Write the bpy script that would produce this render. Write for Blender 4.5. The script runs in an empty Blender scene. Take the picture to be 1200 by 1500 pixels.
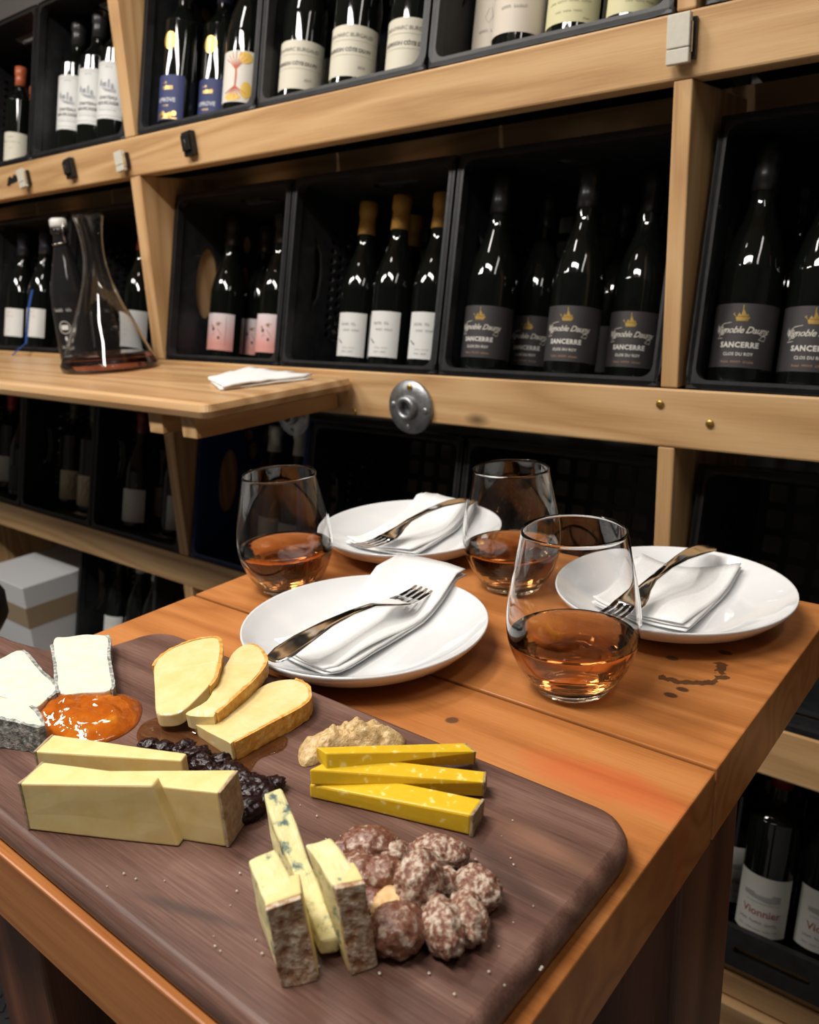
import bpy, bmesh, math, random
from mathutils import Vector, Matrix, noise
random.seed(7)
PI = math.pi
SC = bpy.context.scene
COL = SC.collection

# ------------------------------------------------------------------ camera
FPX = 1208.0
R = ((0.77828689, 0.14674197, -0.61052135), (0.62640056, -0.24880059, 0.73872905), (-0.04349551, -0.95737404, -0.28555749))
CAM = Vector((0, 0, 1.08))
camd = bpy.data.cameras.new('camera'); cam = bpy.data.objects.new('camera', camd); COL.objects.link(cam)
camd.sensor_fit = 'VERTICAL'; camd.sensor_height = 36; camd.sensor_width = 28.8
camd.lens = FPX / 1500 * 36
camd.clip_start = 0.01
camd.dof.use_dof = True; camd.dof.focus_distance = 0.55; camd.dof.aperture_fstop = 11.0
m = Matrix.Identity(4)
for i in range(3):
    m[i][0] = R[i][0]; m[i][1] = -R[i][1]; m[i][2] = -R[i][2]; m[i][3] = CAM[i]
cam.matrix_world = m
SC.camera = cam

# ------------------------------------------------------------------ world, exposure, lamps
w = bpy.data.worlds.new('world'); SC.world = w; w.use_nodes = True
w.node_tree.nodes['Background'].inputs[0].default_value = (0.75, 0.85, 1, 1)
w.node_tree.nodes['Background'].inputs[1].default_value = 0.0
SC.view_settings.view_transform = 'Standard'; SC.view_settings.look = 'None'
SC.view_settings.gamma = 1; SC.view_settings.use_curve_mapping = False
SC.view_settings.exposure = 0.12

def area(name, loc, target, sx, sy, power, col=(1, 0.945, 0.875)):
    l = bpy.data.lights.new(name, 'AREA'); l.shape = 'RECTANGLE'; l.size = sx; l.size_y = sy
    l.energy = power; l.color = col
    o = bpy.data.objects.new(name, l); COL.objects.link(o)
    o.location = loc
    d = Vector(target) - Vector(loc)
    o.rotation_euler = d.to_track_quat('-Z', 'Y').to_euler()
    return o
LAMPS = [  # centre, size x, size y, watts : ceiling strip fittings, light just under each diffuser
    ((-0.62, -0.32, 2.46), 0.95, 0.14, 31),
    ((-1.15, 0.50, 2.46), 0.14, 0.80, 13),
    ((0.55, 0.15, 2.46), 0.14, 0.80, 5),
    ((-2.10, -0.40, 2.46), 0.95, 0.14, 30),
]
for (c, sx, sy, pw), nm in zip(LAMPS, ('front', 'table', 'right', 'left')):
    area('ceiling_lamp_%s_offscreen' % nm, c, (c[0], c[1] + 1e-5, 0), sx, sy, pw)

# ------------------------------------------------------------------ pixel -> place helpers
def ray(p):
    d = (p[0] - 600, p[1] - 750, FPX)
    return Vector([sum(R[i][k] * d[k] for k in range(3)) for i in range(3)])
def PZ(p, z): d = ray(p); return CAM + d * ((z - CAM.z) / d.z)
def PY(p, y): d = ray(p); return CAM + d * ((y - CAM.y) / d.y)
def PX(p, x): d = ray(p); return CAM + d * ((x - CAM.x) / d.x)

# ------------------------------------------------------------------ materials
def mat(name, col, rough=0.5, metal=0, spec=0.5, trans=0, ior=1.45, sss=0, coat=0, sheen=0, emit=None, alpha=1):
    M = bpy.data.materials.new(name); M.use_nodes = True
    b = M.node_tree.nodes['Principled BSDF']; I = b.inputs
    I['Base Color'].default_value = (*col, 1); I['Roughness'].default_value = rough; I['Metallic'].default_value = metal
    I['Specular IOR Level'].default_value = spec; I['Transmission Weight'].default_value = trans; I['IOR'].default_value = ior
    I['Coat Weight'].default_value = coat
    if sss: I['Subsurface Weight'].default_value = sss; I['Subsurface Radius'].default_value = (0.008, 0.005, 0.0025); I['Subsurface Scale'].default_value = 0.6
    if emit: I['Emission Color'].default_value = (*emit[0], 1); I['Emission Strength'].default_value = emit[1]
    return M
def N(M, t, **kw):
    n = M.node_tree.nodes.new(t)
    for k, v in kw.items():
        if k.startswith('i_'):
            key = k[2:]; key = int(key) if key.isdigit() else key.replace('_', ' ')
            n.inputs[key].default_value = v
        else: setattr(n, k, v)
    return n
def L(M, a, ao, b, bi): M.node_tree.links.new(a.outputs[ao], b.inputs[bi])
def bsdf(M): return M.node_tree.nodes['Principled BSDF']
def ramp(M, src, out, stops):
    r = N(M, 'ShaderNodeValToRGB'); e = r.color_ramp.elements
    while len(e) < len(stops): e.new(0.5)
    for k, (p, c) in enumerate(stops):
        e[k].position = p; e[k].color = (*c, 1) if len(c) == 3 else c
    L(M, src, out, r, 0); return r
def mapping(M, scale, loc=(0, 0, 0), rot=(0, 0, 0)):
    tc = N(M, 'ShaderNodeTexCoord'); mp = N(M, 'ShaderNodeMapping')
    mp.inputs['Scale'].default_value = scale; mp.inputs['Location'].default_value = loc; mp.inputs['Rotation'].default_value = rot
    L(M, tc, 'Object', mp, 0); return mp
def bump(M, src, out, strength, dist):
    b = N(M, 'ShaderNodeBump'); b.inputs['Strength'].default_value = strength; b.inputs['Distance'].default_value = dist
    L(M, src, out, b, 'Height'); L(M, b, 0, bsdf(M), 'Normal'); return b

def wood(name, c0, c1, c2, axis, fine=1.0, rough=0.5, ring=9.0, loc=(0, 0, 0), bumpy=0.15, spec=0.4, knots=False, mixf=0.5):
    """grain running along axis 0/1/2 (object space)"""
    M = mat(name, c1, rough, spec=spec)
    s = [ring, ring, ring]; s[axis] = ring * 0.07
    mp = mapping(M, s, loc)
    n1 = N(M, 'ShaderNodeTexNoise', i_Scale=1.0, i_Detail=2.5, i_Roughness=0.5, i_Distortion=0.25); L(M, mp, 0, n1, 0)
    wv = N(M, 'ShaderNodeMath', operation='MULTIPLY'); wv.inputs[1].default_value = 9.0; L(M, n1, 0, wv, 0)
    fr = N(M, 'ShaderNodeMath', operation='PINGPONG'); fr.inputs[1].default_value = 0.5; L(M, wv, 0, fr, 0)
    sf = [620 * fine] * 3; sf[axis] = 16 * fine
    mp2 = mapping(M, sf, loc)
    n2 = N(M, 'ShaderNodeTexNoise', i_Scale=1.0, i_Detail=3.0, i_Roughness=0.65); L(M, mp2, 0, n2, 0)
    mx = N(M, 'ShaderNodeMix', data_type='FLOAT'); mx.inputs[0].default_value = mixf
    d2 = N(M, 'ShaderNodeMath', operation='MULTIPLY'); d2.inputs[1].default_value = 2.0; L(M, fr, 0, d2, 0)
    L(M, d2, 0, mx, 2); L(M, n2, 0, mx, 3)
    r = ramp(M, mx, 0, [(0.22, c0), (0.5, c1), (0.75, c2)])
    out, o = r, 0
    if knots:
        sk = [7, 7, 7]; sk[axis] = 3.2
        mk = mapping(M, sk, loc)
        vo = N(M, 'ShaderNodeTexVoronoi', i_Scale=1.0); L(M, mk, 0, vo, 0)
        rk = ramp(M, vo, 0, [(0.02, (1, 1, 1)), (0.085, (0, 0, 0))])
        mk2 = N(M, 'ShaderNodeMix', data_type='RGBA'); mk2.inputs[7].default_value = (*[v * 0.35 for v in c0], 1)
        L(M, rk, 0, mk2, 0); L(M, r, 0, mk2, 6); out, o = mk2, 2
    L(M, out, o, bsdf(M), 'Base Color')
    bump(M, n2, 0, bumpy, 0.001)
    M['tail'] = 0
    return M
def mottled(name, stops, scale, rough=0.6, bstr=0.3, bdist=0.002, detail=4, **kw):
    M = mat(name, stops[0][1], rough, **kw)
    mp = mapping(M, (scale,) * 3)
    n = N(M, 'ShaderNodeTexNoise', i_Scale=1.0, i_Detail=detail, i_Roughness=0.6); L(M, mp, 0, n, 0)
    r = ramp(M, n, 0, stops); L(M, r, 0, bsdf(M), 'Base Color')
    if bstr: bump(M, n, 0, bstr, bdist)
    return M
def over(M, src_mask, out, col):
    """lay a flat stain colour over a material's base colour where the mask is 1"""
    b = bsdf(M); lk = b.inputs['Base Color'].links[0]; fs, fo = lk.from_node, lk.from_socket
    mx = N(M, 'ShaderNodeMix', data_type='RGBA'); mx.inputs[7].default_value = (*col, 1)
    M.node_tree.links.new(fo, mx.inputs[6]); L(M, src_mask, out, mx, 0); L(M, mx, 2, b, 'Base Color')

PINE = [wood('pine_%d' % a, (0.45, 0.255, 0.110), (0.57, 0.345, 0.160), (0.64, 0.41, 0.205), a, ring=9, loc=(a * 3.1, 1.7, 0.4), knots=(a == 0)) for a in range(3)]
COUNTER = wood('counter_wood', (0.42, 0.23, 0.10), (0.55, 0.33, 0.16), (0.62, 0.40, 0.21), 0, rough=0.32, ring=6, loc=(4, 4, 4))
CHERRY = wood('cherry_plank', (0.33, 0.112, 0.028), (0.44, 0.163, 0.045), (0.51, 0.205, 0.064), 0, fine=1.3, mixf=0.6, rough=0.36, ring=11, loc=(1.3, 0.2, 2.2), bumpy=0.08)
CHERRY_B = wood('cherry_plank_back', (0.33, 0.112, 0.028), (0.44, 0.163, 0.045), (0.51, 0.205, 0.064), 0, fine=1.3, mixf=0.6, rough=0.36, ring=11, loc=(5.3, 3.2, 0.2), bumpy=0.08)
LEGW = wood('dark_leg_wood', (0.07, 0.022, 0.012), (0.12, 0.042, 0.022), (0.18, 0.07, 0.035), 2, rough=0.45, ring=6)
WALNUT = wood('walnut_board', (0.058, 0.026, 0.019), (0.128, 0.064, 0.047), (0.205, 0.115, 0.088), 0, fine=1.5, mixf=0.72, rough=0.45, ring=13, loc=(2.1, 7.7, 0.3), bumpy=0.12)
BLACKPL = mottled('black_crate_plastic', [(0.3, (0.010, 0.010, 0.011)), (0.7, (0.022, 0.022, 0.024))], 60, rough=0.42, bstr=0.15)
BLUEPL = mat('navy_crate_plastic', (0.016, 0.035, 0.14), 0.4)
GLASSB = mat('bottle_glass_black', (0.004, 0.005, 0.004), 0.035, spec=0.6)
GLASSG = mat('bottle_glass_green', (0.006, 0.010, 0.004), 0.035, spec=0.6)
CHINA = mat('white_china', (0.74, 0.75, 0.76), 0.09, spec=0.6, coat=0.5)
PAPER = mottled('napkin_paper', [(0.35, (0.73, 0.73, 0.725)), (0.65, (0.79, 0.79, 0.785))], 500, rough=0.9, bstr=0.25, bdist=0.0006)
STEEL = mat('polished_steel', (0.80, 0.80, 0.80), 0.10, metal=1)
ZINC = mottled('galvanised_iron', [(0.3, (0.26, 0.27, 0.28)), (0.7, (0.42, 0.43, 0.44))], 90, rough=0.42, metal=0.9)
BRASS = mat('brass', (0.55, 0.36, 0.10), 0.35, metal=1)
GLASS = mat('clear_glass', (1, 1, 1), 0.0, trans=1, ior=1.46)
WINE = mat('rose_wine', (1, 1, 1), 0.0, trans=1, ior=1.34)
va = N(WINE, 'ShaderNodeVolumeAbsorption'); va.inputs['Color'].default_value = (0.965, 0.66, 0.26, 1); va.inputs['Density'].default_value = 30
L(WINE, va, 0, WINE.node_tree.nodes['Material Output'], 'Volume')
WINE_D = mat('pale_rose_wine', (1, 1, 1), 0.0, trans=1, ior=1.34)
va = N(WINE_D, 'ShaderNodeVolumeAbsorption'); va.inputs['Color'].default_value = (0.97, 0.50, 0.42, 1); va.inputs['Density'].default_value = 12
L(WINE_D, va, 0, WINE_D.node_tree.nodes['Material Output'], 'Volume')
COMTE = mottled('comte_paste', [(0.3, (0.74, 0.56, 0.22)), (0.7, (0.80, 0.66, 0.33))], 70, rough=0.42, bstr=0.15, bdist=0.0008, sss=0.25)
COMTE_R = mottled('comte_rind', [(0.3, (0.27, 0.18, 0.10)), (0.7, (0.50, 0.38, 0.25))], 260, rough=0.8, bstr=0.5)
WASH = mottled('washed_paste', [(0.3, (0.74, 0.56, 0.23)), (0.7, (0.79, 0.66, 0.36))], 60, rough=0.16, bstr=0.12, bdist=0.001, sss=0.25)
WASH_R = mottled('washed_rind', [(0.3, (0.55, 0.24, 0.04)), (0.55, (0.70, 0.38, 0.08)), (0.75, (0.78, 0.55, 0.25))], 220, rough=0.5, bstr=0.5)
GOUDA = mottled('aged_gouda', [(0.0, (0.66, 0.41, 0.012)), (0.62, (0.70, 0.46, 0.02)), (0.70, (0.80, 0.65, 0.20))], 190, rough=0.35, bstr=0.1, bdist=0.0006, detail=1, sss=0.25)
GOUDA_R = mottled('gouda_rind', [(0.3, (0.20, 0.13, 0.06)), (0.7, (0.45, 0.35, 0.22))], 400, rough=0.8)
BLUE = mottled('blue_paste', [(0.33, (0.09, 0.14, 0.12)), (0.39, (0.42, 0.44, 0.26)), (0.44, (0.74, 0.64, 0.30)), (0.7, (0.80, 0.72, 0.42))], 130, rough=0.6, bstr=0.5, bdist=0.002, sss=0.15)
BLUE_Y = mottled('blue_paste_edge', [(0.3, (0.74, 0.55, 0.22)), (0.7, (0.80, 0.65, 0.32))], 80, rough=0.55, bstr=0.3, sss=0.15)
BLUE_R = mottled('blue_rind', [(0.34, (0.26, 0.11, 0.045)), (0.48, (0.45, 0.29, 0.18)), (0.60, (0.66, 0.54, 0.40))], 210, rough=0.85, bstr=0.9, bdist=0.003)
GOAT = mottled('goat_paste', [(0.3, (0.70, 0.66, 0.49)), (0.7, (0.78, 0.75, 0.61))], 90, rough=0.55, bstr=0.35, bdist=0.0015, sss=0.2)
GOAT_R = mottled('ash_rind', [(0.35, (0.13, 0.14, 0.13)), (0.5, (0.30, 0.31, 0.29)), (0.68, (0.62, 0.62, 0.58))], 240, rough=0.9, bstr=0.9, bdist=0.002)
JAM = mottled('apricot_jam', [(0.3, (0.30, 0.055, 0.004)), (0.6, (0.48, 0.115, 0.007)), (0.8, (0.66, 0.24, 0.015))], 55, rough=0.06, bstr=0.5, bdist=0.003, sss=0.08, coat=0.6)
MUSTARD = mottled('mustard_paste', [(0.3, (0.42, 0.26, 0.10)), (0.55, (0.60, 0.42, 0.20)), (0.75, (0.70, 0.54, 0.30))], 300, rough=0.32, bstr=0.7, bdist=0.002)
CHERRYF = mottled('dried_cherry', [(0.3, (0.006, 0.002, 0.003)), (0.7, (0.022, 0.007, 0.008))], 230, rough=0.2, bstr=0.6, bdist=0.002)
NUT = mottled('candied_nut', [(0.36, (0.15, 0.050, 0.030)), (0.47, (0.26, 0.13, 0.085)), (0.55, (0.46, 0.35, 0.27)), (0.70, (0.66, 0.57, 0.48))], 300, rough=0.5, bstr=0.8, bdist=0.002)
NUTG = mottled('glazed_nut', [(0.36, (0.12, 0.038, 0.024)), (0.54, (0.22, 0.10, 0.064)), (0.66, (0.48, 0.38, 0.30))], 240, rough=0.25, bstr=0.6, bdist=0.002)
NUTB = mottled('bare_nut', [(0.3, (0.58, 0.36, 0.15)), (0.7, (0.66, 0.47, 0.24))], 90, rough=0.5)
HONEY = mat('honey_film', (0.90, 0.72, 0.50), 0.02, trans=1, ior=1.42)
_t = N(HONEY, 'ShaderNodeBsdfTransparent'); _t.inputs[0].default_value = (0.93, 0.84, 0.72, 1)
_g = N(HONEY, 'ShaderNodeBsdfGlossy'); _g.inputs['Roughness'].default_value = 0.03
_w = N(HONEY, 'ShaderNodeLayerWeight'); _f = N(HONEY, 'ShaderNodeMath', operation='MULTIPLY_ADD'); _f.inputs[1].default_value = 0.22; _f.inputs[2].default_value = 0.02; L(HONEY, _w, 1, _f, 0)
_x = N(HONEY, 'ShaderNodeMixShader'); L(HONEY, _f, 0, _x, 0); L(HONEY, _t, 0, _x, 1); L(HONEY, _g, 0, _x, 2)
L(HONEY, _x, 0, HONEY.node_tree.nodes['Material Output'], 'Surface')
DARKW = mat('shelf_wall_plaster', (0.20, 0.19, 0.18), 0.9)
ROOMW = mat('room_plaster', (0.20, 0.19, 0.18), 0.9)
CEILM = mat('ceiling_paint', (0.55, 0.54, 0.52), 0.9)
FLOORM = mottled('grey_concrete', [(0.3, (0.16, 0.16, 0.155)), (0.7, (0.24, 0.24, 0.23))], 14, rough=0.7)
MATB = mat('black_rubber', (0.016, 0.016, 0.018), 0.5)
WHITEPL = mottled('ivory_plastic', [(0.4, (0.60, 0.57, 0.48)), (0.6, (0.63, 0.60, 0.51))], 200, rough=0.45, bstr=0.0)
BLACKP = mat('black_plastic', (0.012, 0.012, 0.012), 0.35)
CARTON = mat('white_carton', (0.55, 0.56, 0.58), 0.75)
TAPE = mat('tan_tape', (0.30, 0.22, 0.14), 0.4)
LAMPD = mat('lamp_diffuser', (0.9, 0.9, 0.9), 0.4)
LAMPH = mat('lamp_housing', (0.5, 0.5, 0.5), 0.5)
FLATS = {}
def flat(col, rough=0.6):
    k = tuple(col) + (rough,)
    if k not in FLATS: FLATS[k] = mat('ink_%d' % len(FLATS), col, rough)
    return FLATS[k]

# ------------------------------------------------------------------ mesh helpers
def mesh(verts, faces, smooth=False):
    me = bpy.data.meshes.new('m'); me.from_pydata([tuple(v) for v in verts], [], faces); me.update()
    if smooth: me.polygons.foreach_set('use_smooth', [True] * len(me.polygons))
    return me
def fix(me, bevel=0, seg=2, smooth=False, subdiv=0):
    bm = bmesh.new(); bm.from_mesh(me)
    bmesh.ops.recalc_face_normals(bm, faces=bm.faces)
    if bevel: bmesh.ops.bevel(bm, geom=list(bm.edges), offset=bevel, segments=seg, profile=0.5, affect='EDGES', clamp_overlap=True)
    if subdiv: bmesh.ops.subdivide_edges(bm, edges=list(bm.edges), cuts=subdiv, use_grid_fill=True)
    if smooth:
        for f in bm.faces: f.smooth = True
    bm.to_mesh(me); bm.free(); return me
def obj(name, me, m, parent=None, matrix=None):
    me.materials.clear() if False else None
    if not me.materials: me.materials.append(m)
    o = bpy.data.objects.new(name, me); COL.objects.link(o)
    if parent: o.parent = parent
    if matrix is not None: o.matrix_basis = matrix
    return o
def root(name, label, cat, loc=(0, 0, 0), group=None, matrix=None):
    o = bpy.data.objects.new(name, None); COL.objects.link(o); o.empty_display_size = 0.02
    if matrix is not None: o.matrix_world = matrix
    else: o.location = loc
    tag(o, label, cat, group); return o
def tag(o, label=None, cat=None, group=None, kind=None):
    if label: o['label'] = label
    if cat: o['category'] = cat
    if group: o['group'] = group
    if kind: o['kind'] = kind
    return o
def shifted(vs, parent):
    if parent is None: return [Vector(v) for v in vs]
    return [Vector(v) - parent.location for v in vs]
BOXF = [(0, 3, 2, 1), (4, 5, 6, 7), (0, 1, 5, 4), (1, 2, 6, 5), (2, 3, 7, 6), (3, 0, 4, 7)]
def boxv(x0, x1, y0, y1, z0, z1):
    return [Vector(p) for p in ((x0, y0, z0), (x1, y0, z0), (x1, y1, z0), (x0, y1, z0), (x0, y0, z1), (x1, y0, z1), (x1, y1, z1), (x0, y1, z1))]
def box(name, x0, x1, y0, y1, z0, z1, m, parent=None, bevel=0.0, seg=2):
    vs = shifted(boxv(x0, x1, y0, y1, z0, z1), parent)
    return obj(name, fix(mesh(vs, BOXF), bevel, seg), m, parent)
def hexa(name, bot, top, m, parent=None, bevel=0.001, rough_amp=0.0, subdiv=0, sc=60):
    """bot, top: matching lists of world points (any count)"""
    n = len(bot)
    vs = shifted(list(bot) + list(top), parent)
    fs = [tuple(range(n))[::-1], tuple(range(n, 2 * n))] + [(k, (k + 1) % n, n + (k + 1) % n, n + k) for k in range(n)]
    me = fix(mesh(vs, fs), bevel, 2)
    if subdiv:
        bm = bmesh.new(); bm.from_mesh(me); bmesh.ops.triangulate(bm, faces=bm.faces)
        bmesh.ops.subdivide_edges(bm, edges=[e for e in bm.edges if e.calc_length() > 0.004], cuts=subdiv, use_grid_fill=True)
        bmesh.ops.triangulate(bm, faces=bm.faces)
        bm.normal_update()
        for v in bm.verts:
            w_ = v.co + (parent.location if parent else Vector())
            v.co += v.normal * rough_amp * noise.noise(w_ * sc)
        bm.to_mesh(me); bm.free()
    return obj(name, me, m, parent)
def lathe_mesh(prof, n=40, close=False, smooth=True, cap0=True, cap1=True):
    vs, fs = [], []
    for r, z in prof:
        for k in range(n):
            a = 2 * PI * k / n; vs.append((r * math.cos(a), r * math.sin(a), z))
    m_ = len(prof)
    for i in range(m_ - 1 + (1 if close else 0)):
        j = (i + 1) % m_
        for k in range(n):
            fs.append((i * n + k, i * n + (k + 1) % n, j * n + (k + 1) % n, j * n + k))
    if not close:
        if cap0: fs.append(tuple(range(n))[::-1])
        if cap1: fs.append(tuple(range((m_ - 1) * n, m_ * n)))
    me = mesh(vs, fs, smooth); return fix(me, smooth=smooth)
def smooth_prof(pts, sub=6):
    """Catmull-Rom through (r, z) points"""
    out = []
    for i in range(len(pts) - 1):
        p0 = pts[max(i - 1, 0)]; p1 = pts[i]; p2 = pts[i + 1]; p3 = pts[min(i + 2, len(pts) - 1)]
        for k in range(sub):
            t = k / sub
            out.append(tuple(0.5 * (2 * p1[c] + (p2[c] - p0[c]) * t + (2 * p0[c] - 5 * p1[c] + 4 * p2[c] - p3[c]) * t * t + (3 * p1[c] - p0[c] - 3 * p2[c] + p3[c]) * t ** 3) for c in (0, 1)))
    out.append(pts[-1]); return out
def tube_geo(path, rad, n=8):
    vs, fs = [], []
    rad = rad if isinstance(rad, (list, tuple)) else [rad] * len(path)
    path = [Vector(p) for p in path]; up = Vector((0.13, 0.2, 0.97))
    for i, p in enumerate(path):
        t = (path[min(i + 1, len(path) - 1)] - path[max(i - 1, 0)]).normalized()
        a = t.cross(up).normalized(); b = t.cross(a)
        for k in range(n):
            c = 2 * PI * k / n; vs.append(p + (a * math.cos(c) + b * math.sin(c)) * rad[i])
    for i in range(len(path) - 1):
        for k in range(n): fs.append((i * n + k, i * n + (k + 1) % n, (i + 1) * n + (k + 1) % n, (i + 1) * n + k))
    fs.append(tuple(range(n))[::-1]); fs.append(tuple(range((len(path) - 1) * n, len(path) * n)))
    return vs, fs
def merge(parts):
    vs, fs = [], []
    for v, f in parts:
        o = len(vs); vs += [Vector(p) for p in v]; fs += [tuple(i + o for i in q) for q in f]
    return vs, fs
def blob_mesh(seed, rx, ry, rz, amp=0.15, freq=2.0, sub=3, flat_=0.0):
    bm = bmesh.new(); bmesh.ops.create_icosphere(bm, subdivisions=sub, radius=1)
    off = Vector((seed * 3.7, seed * 1.3, seed * 2.1))
    for v in bm.verts:
        d = 1 + amp * noise.noise(v.co * freq + off) + amp * 0.5 * noise.noise(v.co * freq * 2.6 + off)
        v.co = Vector((v.co.x * rx * d, v.co.y * ry * d, v.co.z * rz * d))
        if flat_ and v.co.z < -rz * flat_: v.co.z = -rz * flat_
    for f in bm.faces: f.smooth = True
    me = bpy.data.meshes.new('m'); bm.to_mesh(me); bm.free(); return me
# 2D outline with holes -> extruded panel
def panel_mesh(outer, holes, thick):
    cu = bpy.data.curves.new('c', 'CURVE'); cu.dimensions = '2D'; cu.fill_mode = 'BOTH'; cu.extrude = thick / 2
    for pts in [outer] + holes:
        s = cu.splines.new('POLY'); s.points.add(len(pts) - 1); s.use_cyclic_u = True
        for q, p in zip(s.points, pts): q.co = (p[0], p[1], 0, 1)
    o = bpy.data.objects.new('c', cu); COL.objects.link(o)
    me = bpy.data.meshes.new_from_object(o.evaluated_get(bpy.context.evaluated_depsgraph_get()))
    bpy.data.objects.remove(o); bpy.data.curves.remove(cu); return me
def rrect(x0, x1, y0, y1, r=0.01, n=4):
    pts = []
    for cx, cy, a0 in ((x1 - r, y1 - r, 0), (x0 + r, y1 - r, 90), (x0 + r, y0 + r, 180), (x1 - r, y0 + r, 270)):
        for k in range(n + 1):
            a = math.radians(a0 + 90 * k / n); pts.append((cx + r * math.cos(a), cy + r * math.sin(a)))
    return pts
def ellipse(cx, cy, rx, ry, n=18): return [(cx + rx * math.cos(2 * PI * k / n), cy + ry * math.sin(2 * PI * k / n)) for k in range(n)]
# lettering
TXT = {}
LEGIBLE = {'Vignoble Dauny', 'SANCERRE', 'CLOS DU ROY', 'CHATEAU', 'BOUSCASSE', 'JEAN-MARC BURGAUD', 'MORGON CÔTE DU PY', '2019', 'Vionnier', 'UPROVE', 'ROSSI'}
def unread(n, size):
    """print too small or blurred to read in the photograph: a run of little strokes, no letters"""
    rnd = random.Random(n * 31 + int(size * 1e5)); vs, fs = [], []
    wd = size * 0.56; x = -n * wd / 2
    for k in range(n):
        if k % 6 != 4:
            for a, b, c, d in ((0.12, 0.26, 0.0, 0.5 + 0.2 * rnd.random()), (0.26, 0.72, *((0.0, 0.11) if rnd.random() < 0.5 else (0.40, 0.51))), (0.62, 0.76, 0.0, 0.3 + 0.25 * rnd.random())):
                o = len(vs); vs += [(x + a * wd, c * size), (x + b * wd, c * size), (x + b * wd, d * size), (x + a * wd, d * size)]; fs.append((o, o + 1, o + 2, o + 3))
        x += wd
    return vs, fs
def text_geo(s, size, shear=0.0, spacing=1.0, bold=0.0, align='CENTER'):
    if s not in LEGIBLE: return unread(len(s), size)
    k = (s, size, shear, spacing, bold, align)
    if k not in TXT:
        cu = bpy.data.curves.new('t', 'FONT'); cu.body = s; cu.size = size; cu.shear = shear; cu.space_character = spacing
        cu.align_x = align; cu.resolution_u = 2; cu.offset = bold
        o = bpy.data.objects.new('t', cu); COL.objects.link(o)
        me = bpy.data.meshes.new_from_object(o.evaluated_get(bpy.context.evaluated_depsgraph_get()))
        TXT[k] = ([(v.co.x, v.co.y) for v in me.vertices], [tuple(p.vertices) for p in me.polygons])
        bpy.data.meshes.remove(me); bpy.data.objects.remove(o); bpy.data.curves.remove(cu)
    return TXT[k]
def place2(geo, x, y): return ([(p[0] + x, p[1] + y) for p in geo[0]], geo[1])
def strip2(pts, wd):
    """flat stroke along 2D points"""
    vs, fs = [], []
    for i, p in enumerate(pts):
        a = pts[max(i - 1, 0)]; b = pts[min(i + 1, len(pts) - 1)]
        dx, dy = b[0] - a[0], b[1] - a[1]; l = math.hypot(dx, dy) or 1
        h = wd / 2 * (0.5 + 0.5 * math.sin(PI * (i + 0.6) / (len(pts) + 0.2)))
        vs += [(p[0] - dy / l * h, p[1] + dx / l * h), (p[0] + dy / l * h, p[1] - dx / l * h)]
    for i in range(len(pts) - 1): fs.append((2 * i, 2 * i + 1, 2 * i + 3, 2 * i + 2))
    return vs, fs
def poly2(pts): return (list(pts), [tuple(range(len(pts)))])
def wrap(geos, rad, z0, a0=0.0):
    bm = bmesh.new()
    for g, f in geos:
        vv = [bm.verts.new((x, y, 0)) for x, y in g]
        for q_ in f:
            try: bm.faces.new([vv[i] for i in q_])
            except ValueError: pass
    bmesh.ops.triangulate(bm, faces=bm.faces)
    for _ in range(4):
        es = [e for e in bm.edges if abs(e.verts[0].co.x - e.verts[1].co.x) > 0.0045]
        if not es: break
        bmesh.ops.subdivide_edges(bm, edges=es, cuts=1); bmesh.ops.triangulate(bm, faces=bm.faces)
    for v in bm.verts:
        a = v.co.x / rad + a0; v.co = Vector((rad * math.sin(a), -rad * math.cos(a), z0 + v.co.y))
    me = bpy.data.meshes.new('m'); bm.to_mesh(me); bm.free(); return me
def label_mesh(rad, z0, z1, half, n=24, grow=0.0):
    vs, fs = [], []
    for k in range(n + 1):
        a = -half + 2 * half * k / n
        for z in (z0, z1): vs.append((rad * math.sin(a), -rad * math.cos(a), z))
    for k in range(n): fs.append((2 * k, 2 * k + 2, 2 * k + 3, 2 * k + 1))
    return mesh(vs, fs, True)

# ------------------------------------------------------------------ the room
Y = 1.0; TILT = math.radians(12.9)
ROWS = {'floor': 0.106, 'low': 0.495, 'mid': 0.920, 'top': 1.337, 'high': 1.757}
def st(name, *a, **k): o = box(name, *a, **k); o['kind'] = 'structure'; return o
st('floor', -4.0, 2.0, -2.6, 1.5, -0.05, 0.0, FLOORM)
st('ceiling', -4.0, 2.0, -2.6, 1.5, 2.55, 2.6, CEILM)
st('wall_back', -4.0, 2.0, 1.42, 1.5, 0, 2.55, DARKW)
st('wall_front', -4.0, 2.0, -2.68, -2.6, 0, 2.55, ROOMW)
st('wall_left', -4.08, -4.0, -2.6, 1.5, 0, 2.55, ROOMW)
st('wall_right', 2.0, 2.08, -2.6, 1.5, 0, 2.55, ROOMW)
for i, (c, sx, sy, pw) in enumerate(LAMPS):
    r = root('ceiling_lamp', 'slim white strip lamp fixed to the ceiling', 'lamp', (c[0], c[1], 2.55), 'ceiling strip lamps')
    box('housing', c[0] - sx / 2 - .01, c[0] + sx / 2 + .01, c[1] - sy / 2 - .01, c[1] + sy / 2 + .01, 2.50, 2.55, LAMPH, r)
    box('diffuser', c[0] - sx / 2, c[0] + sx / 2, c[1] - sy / 2, c[1] + sy / 2, 2.475, 2.50, LAMPD, r)

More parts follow.
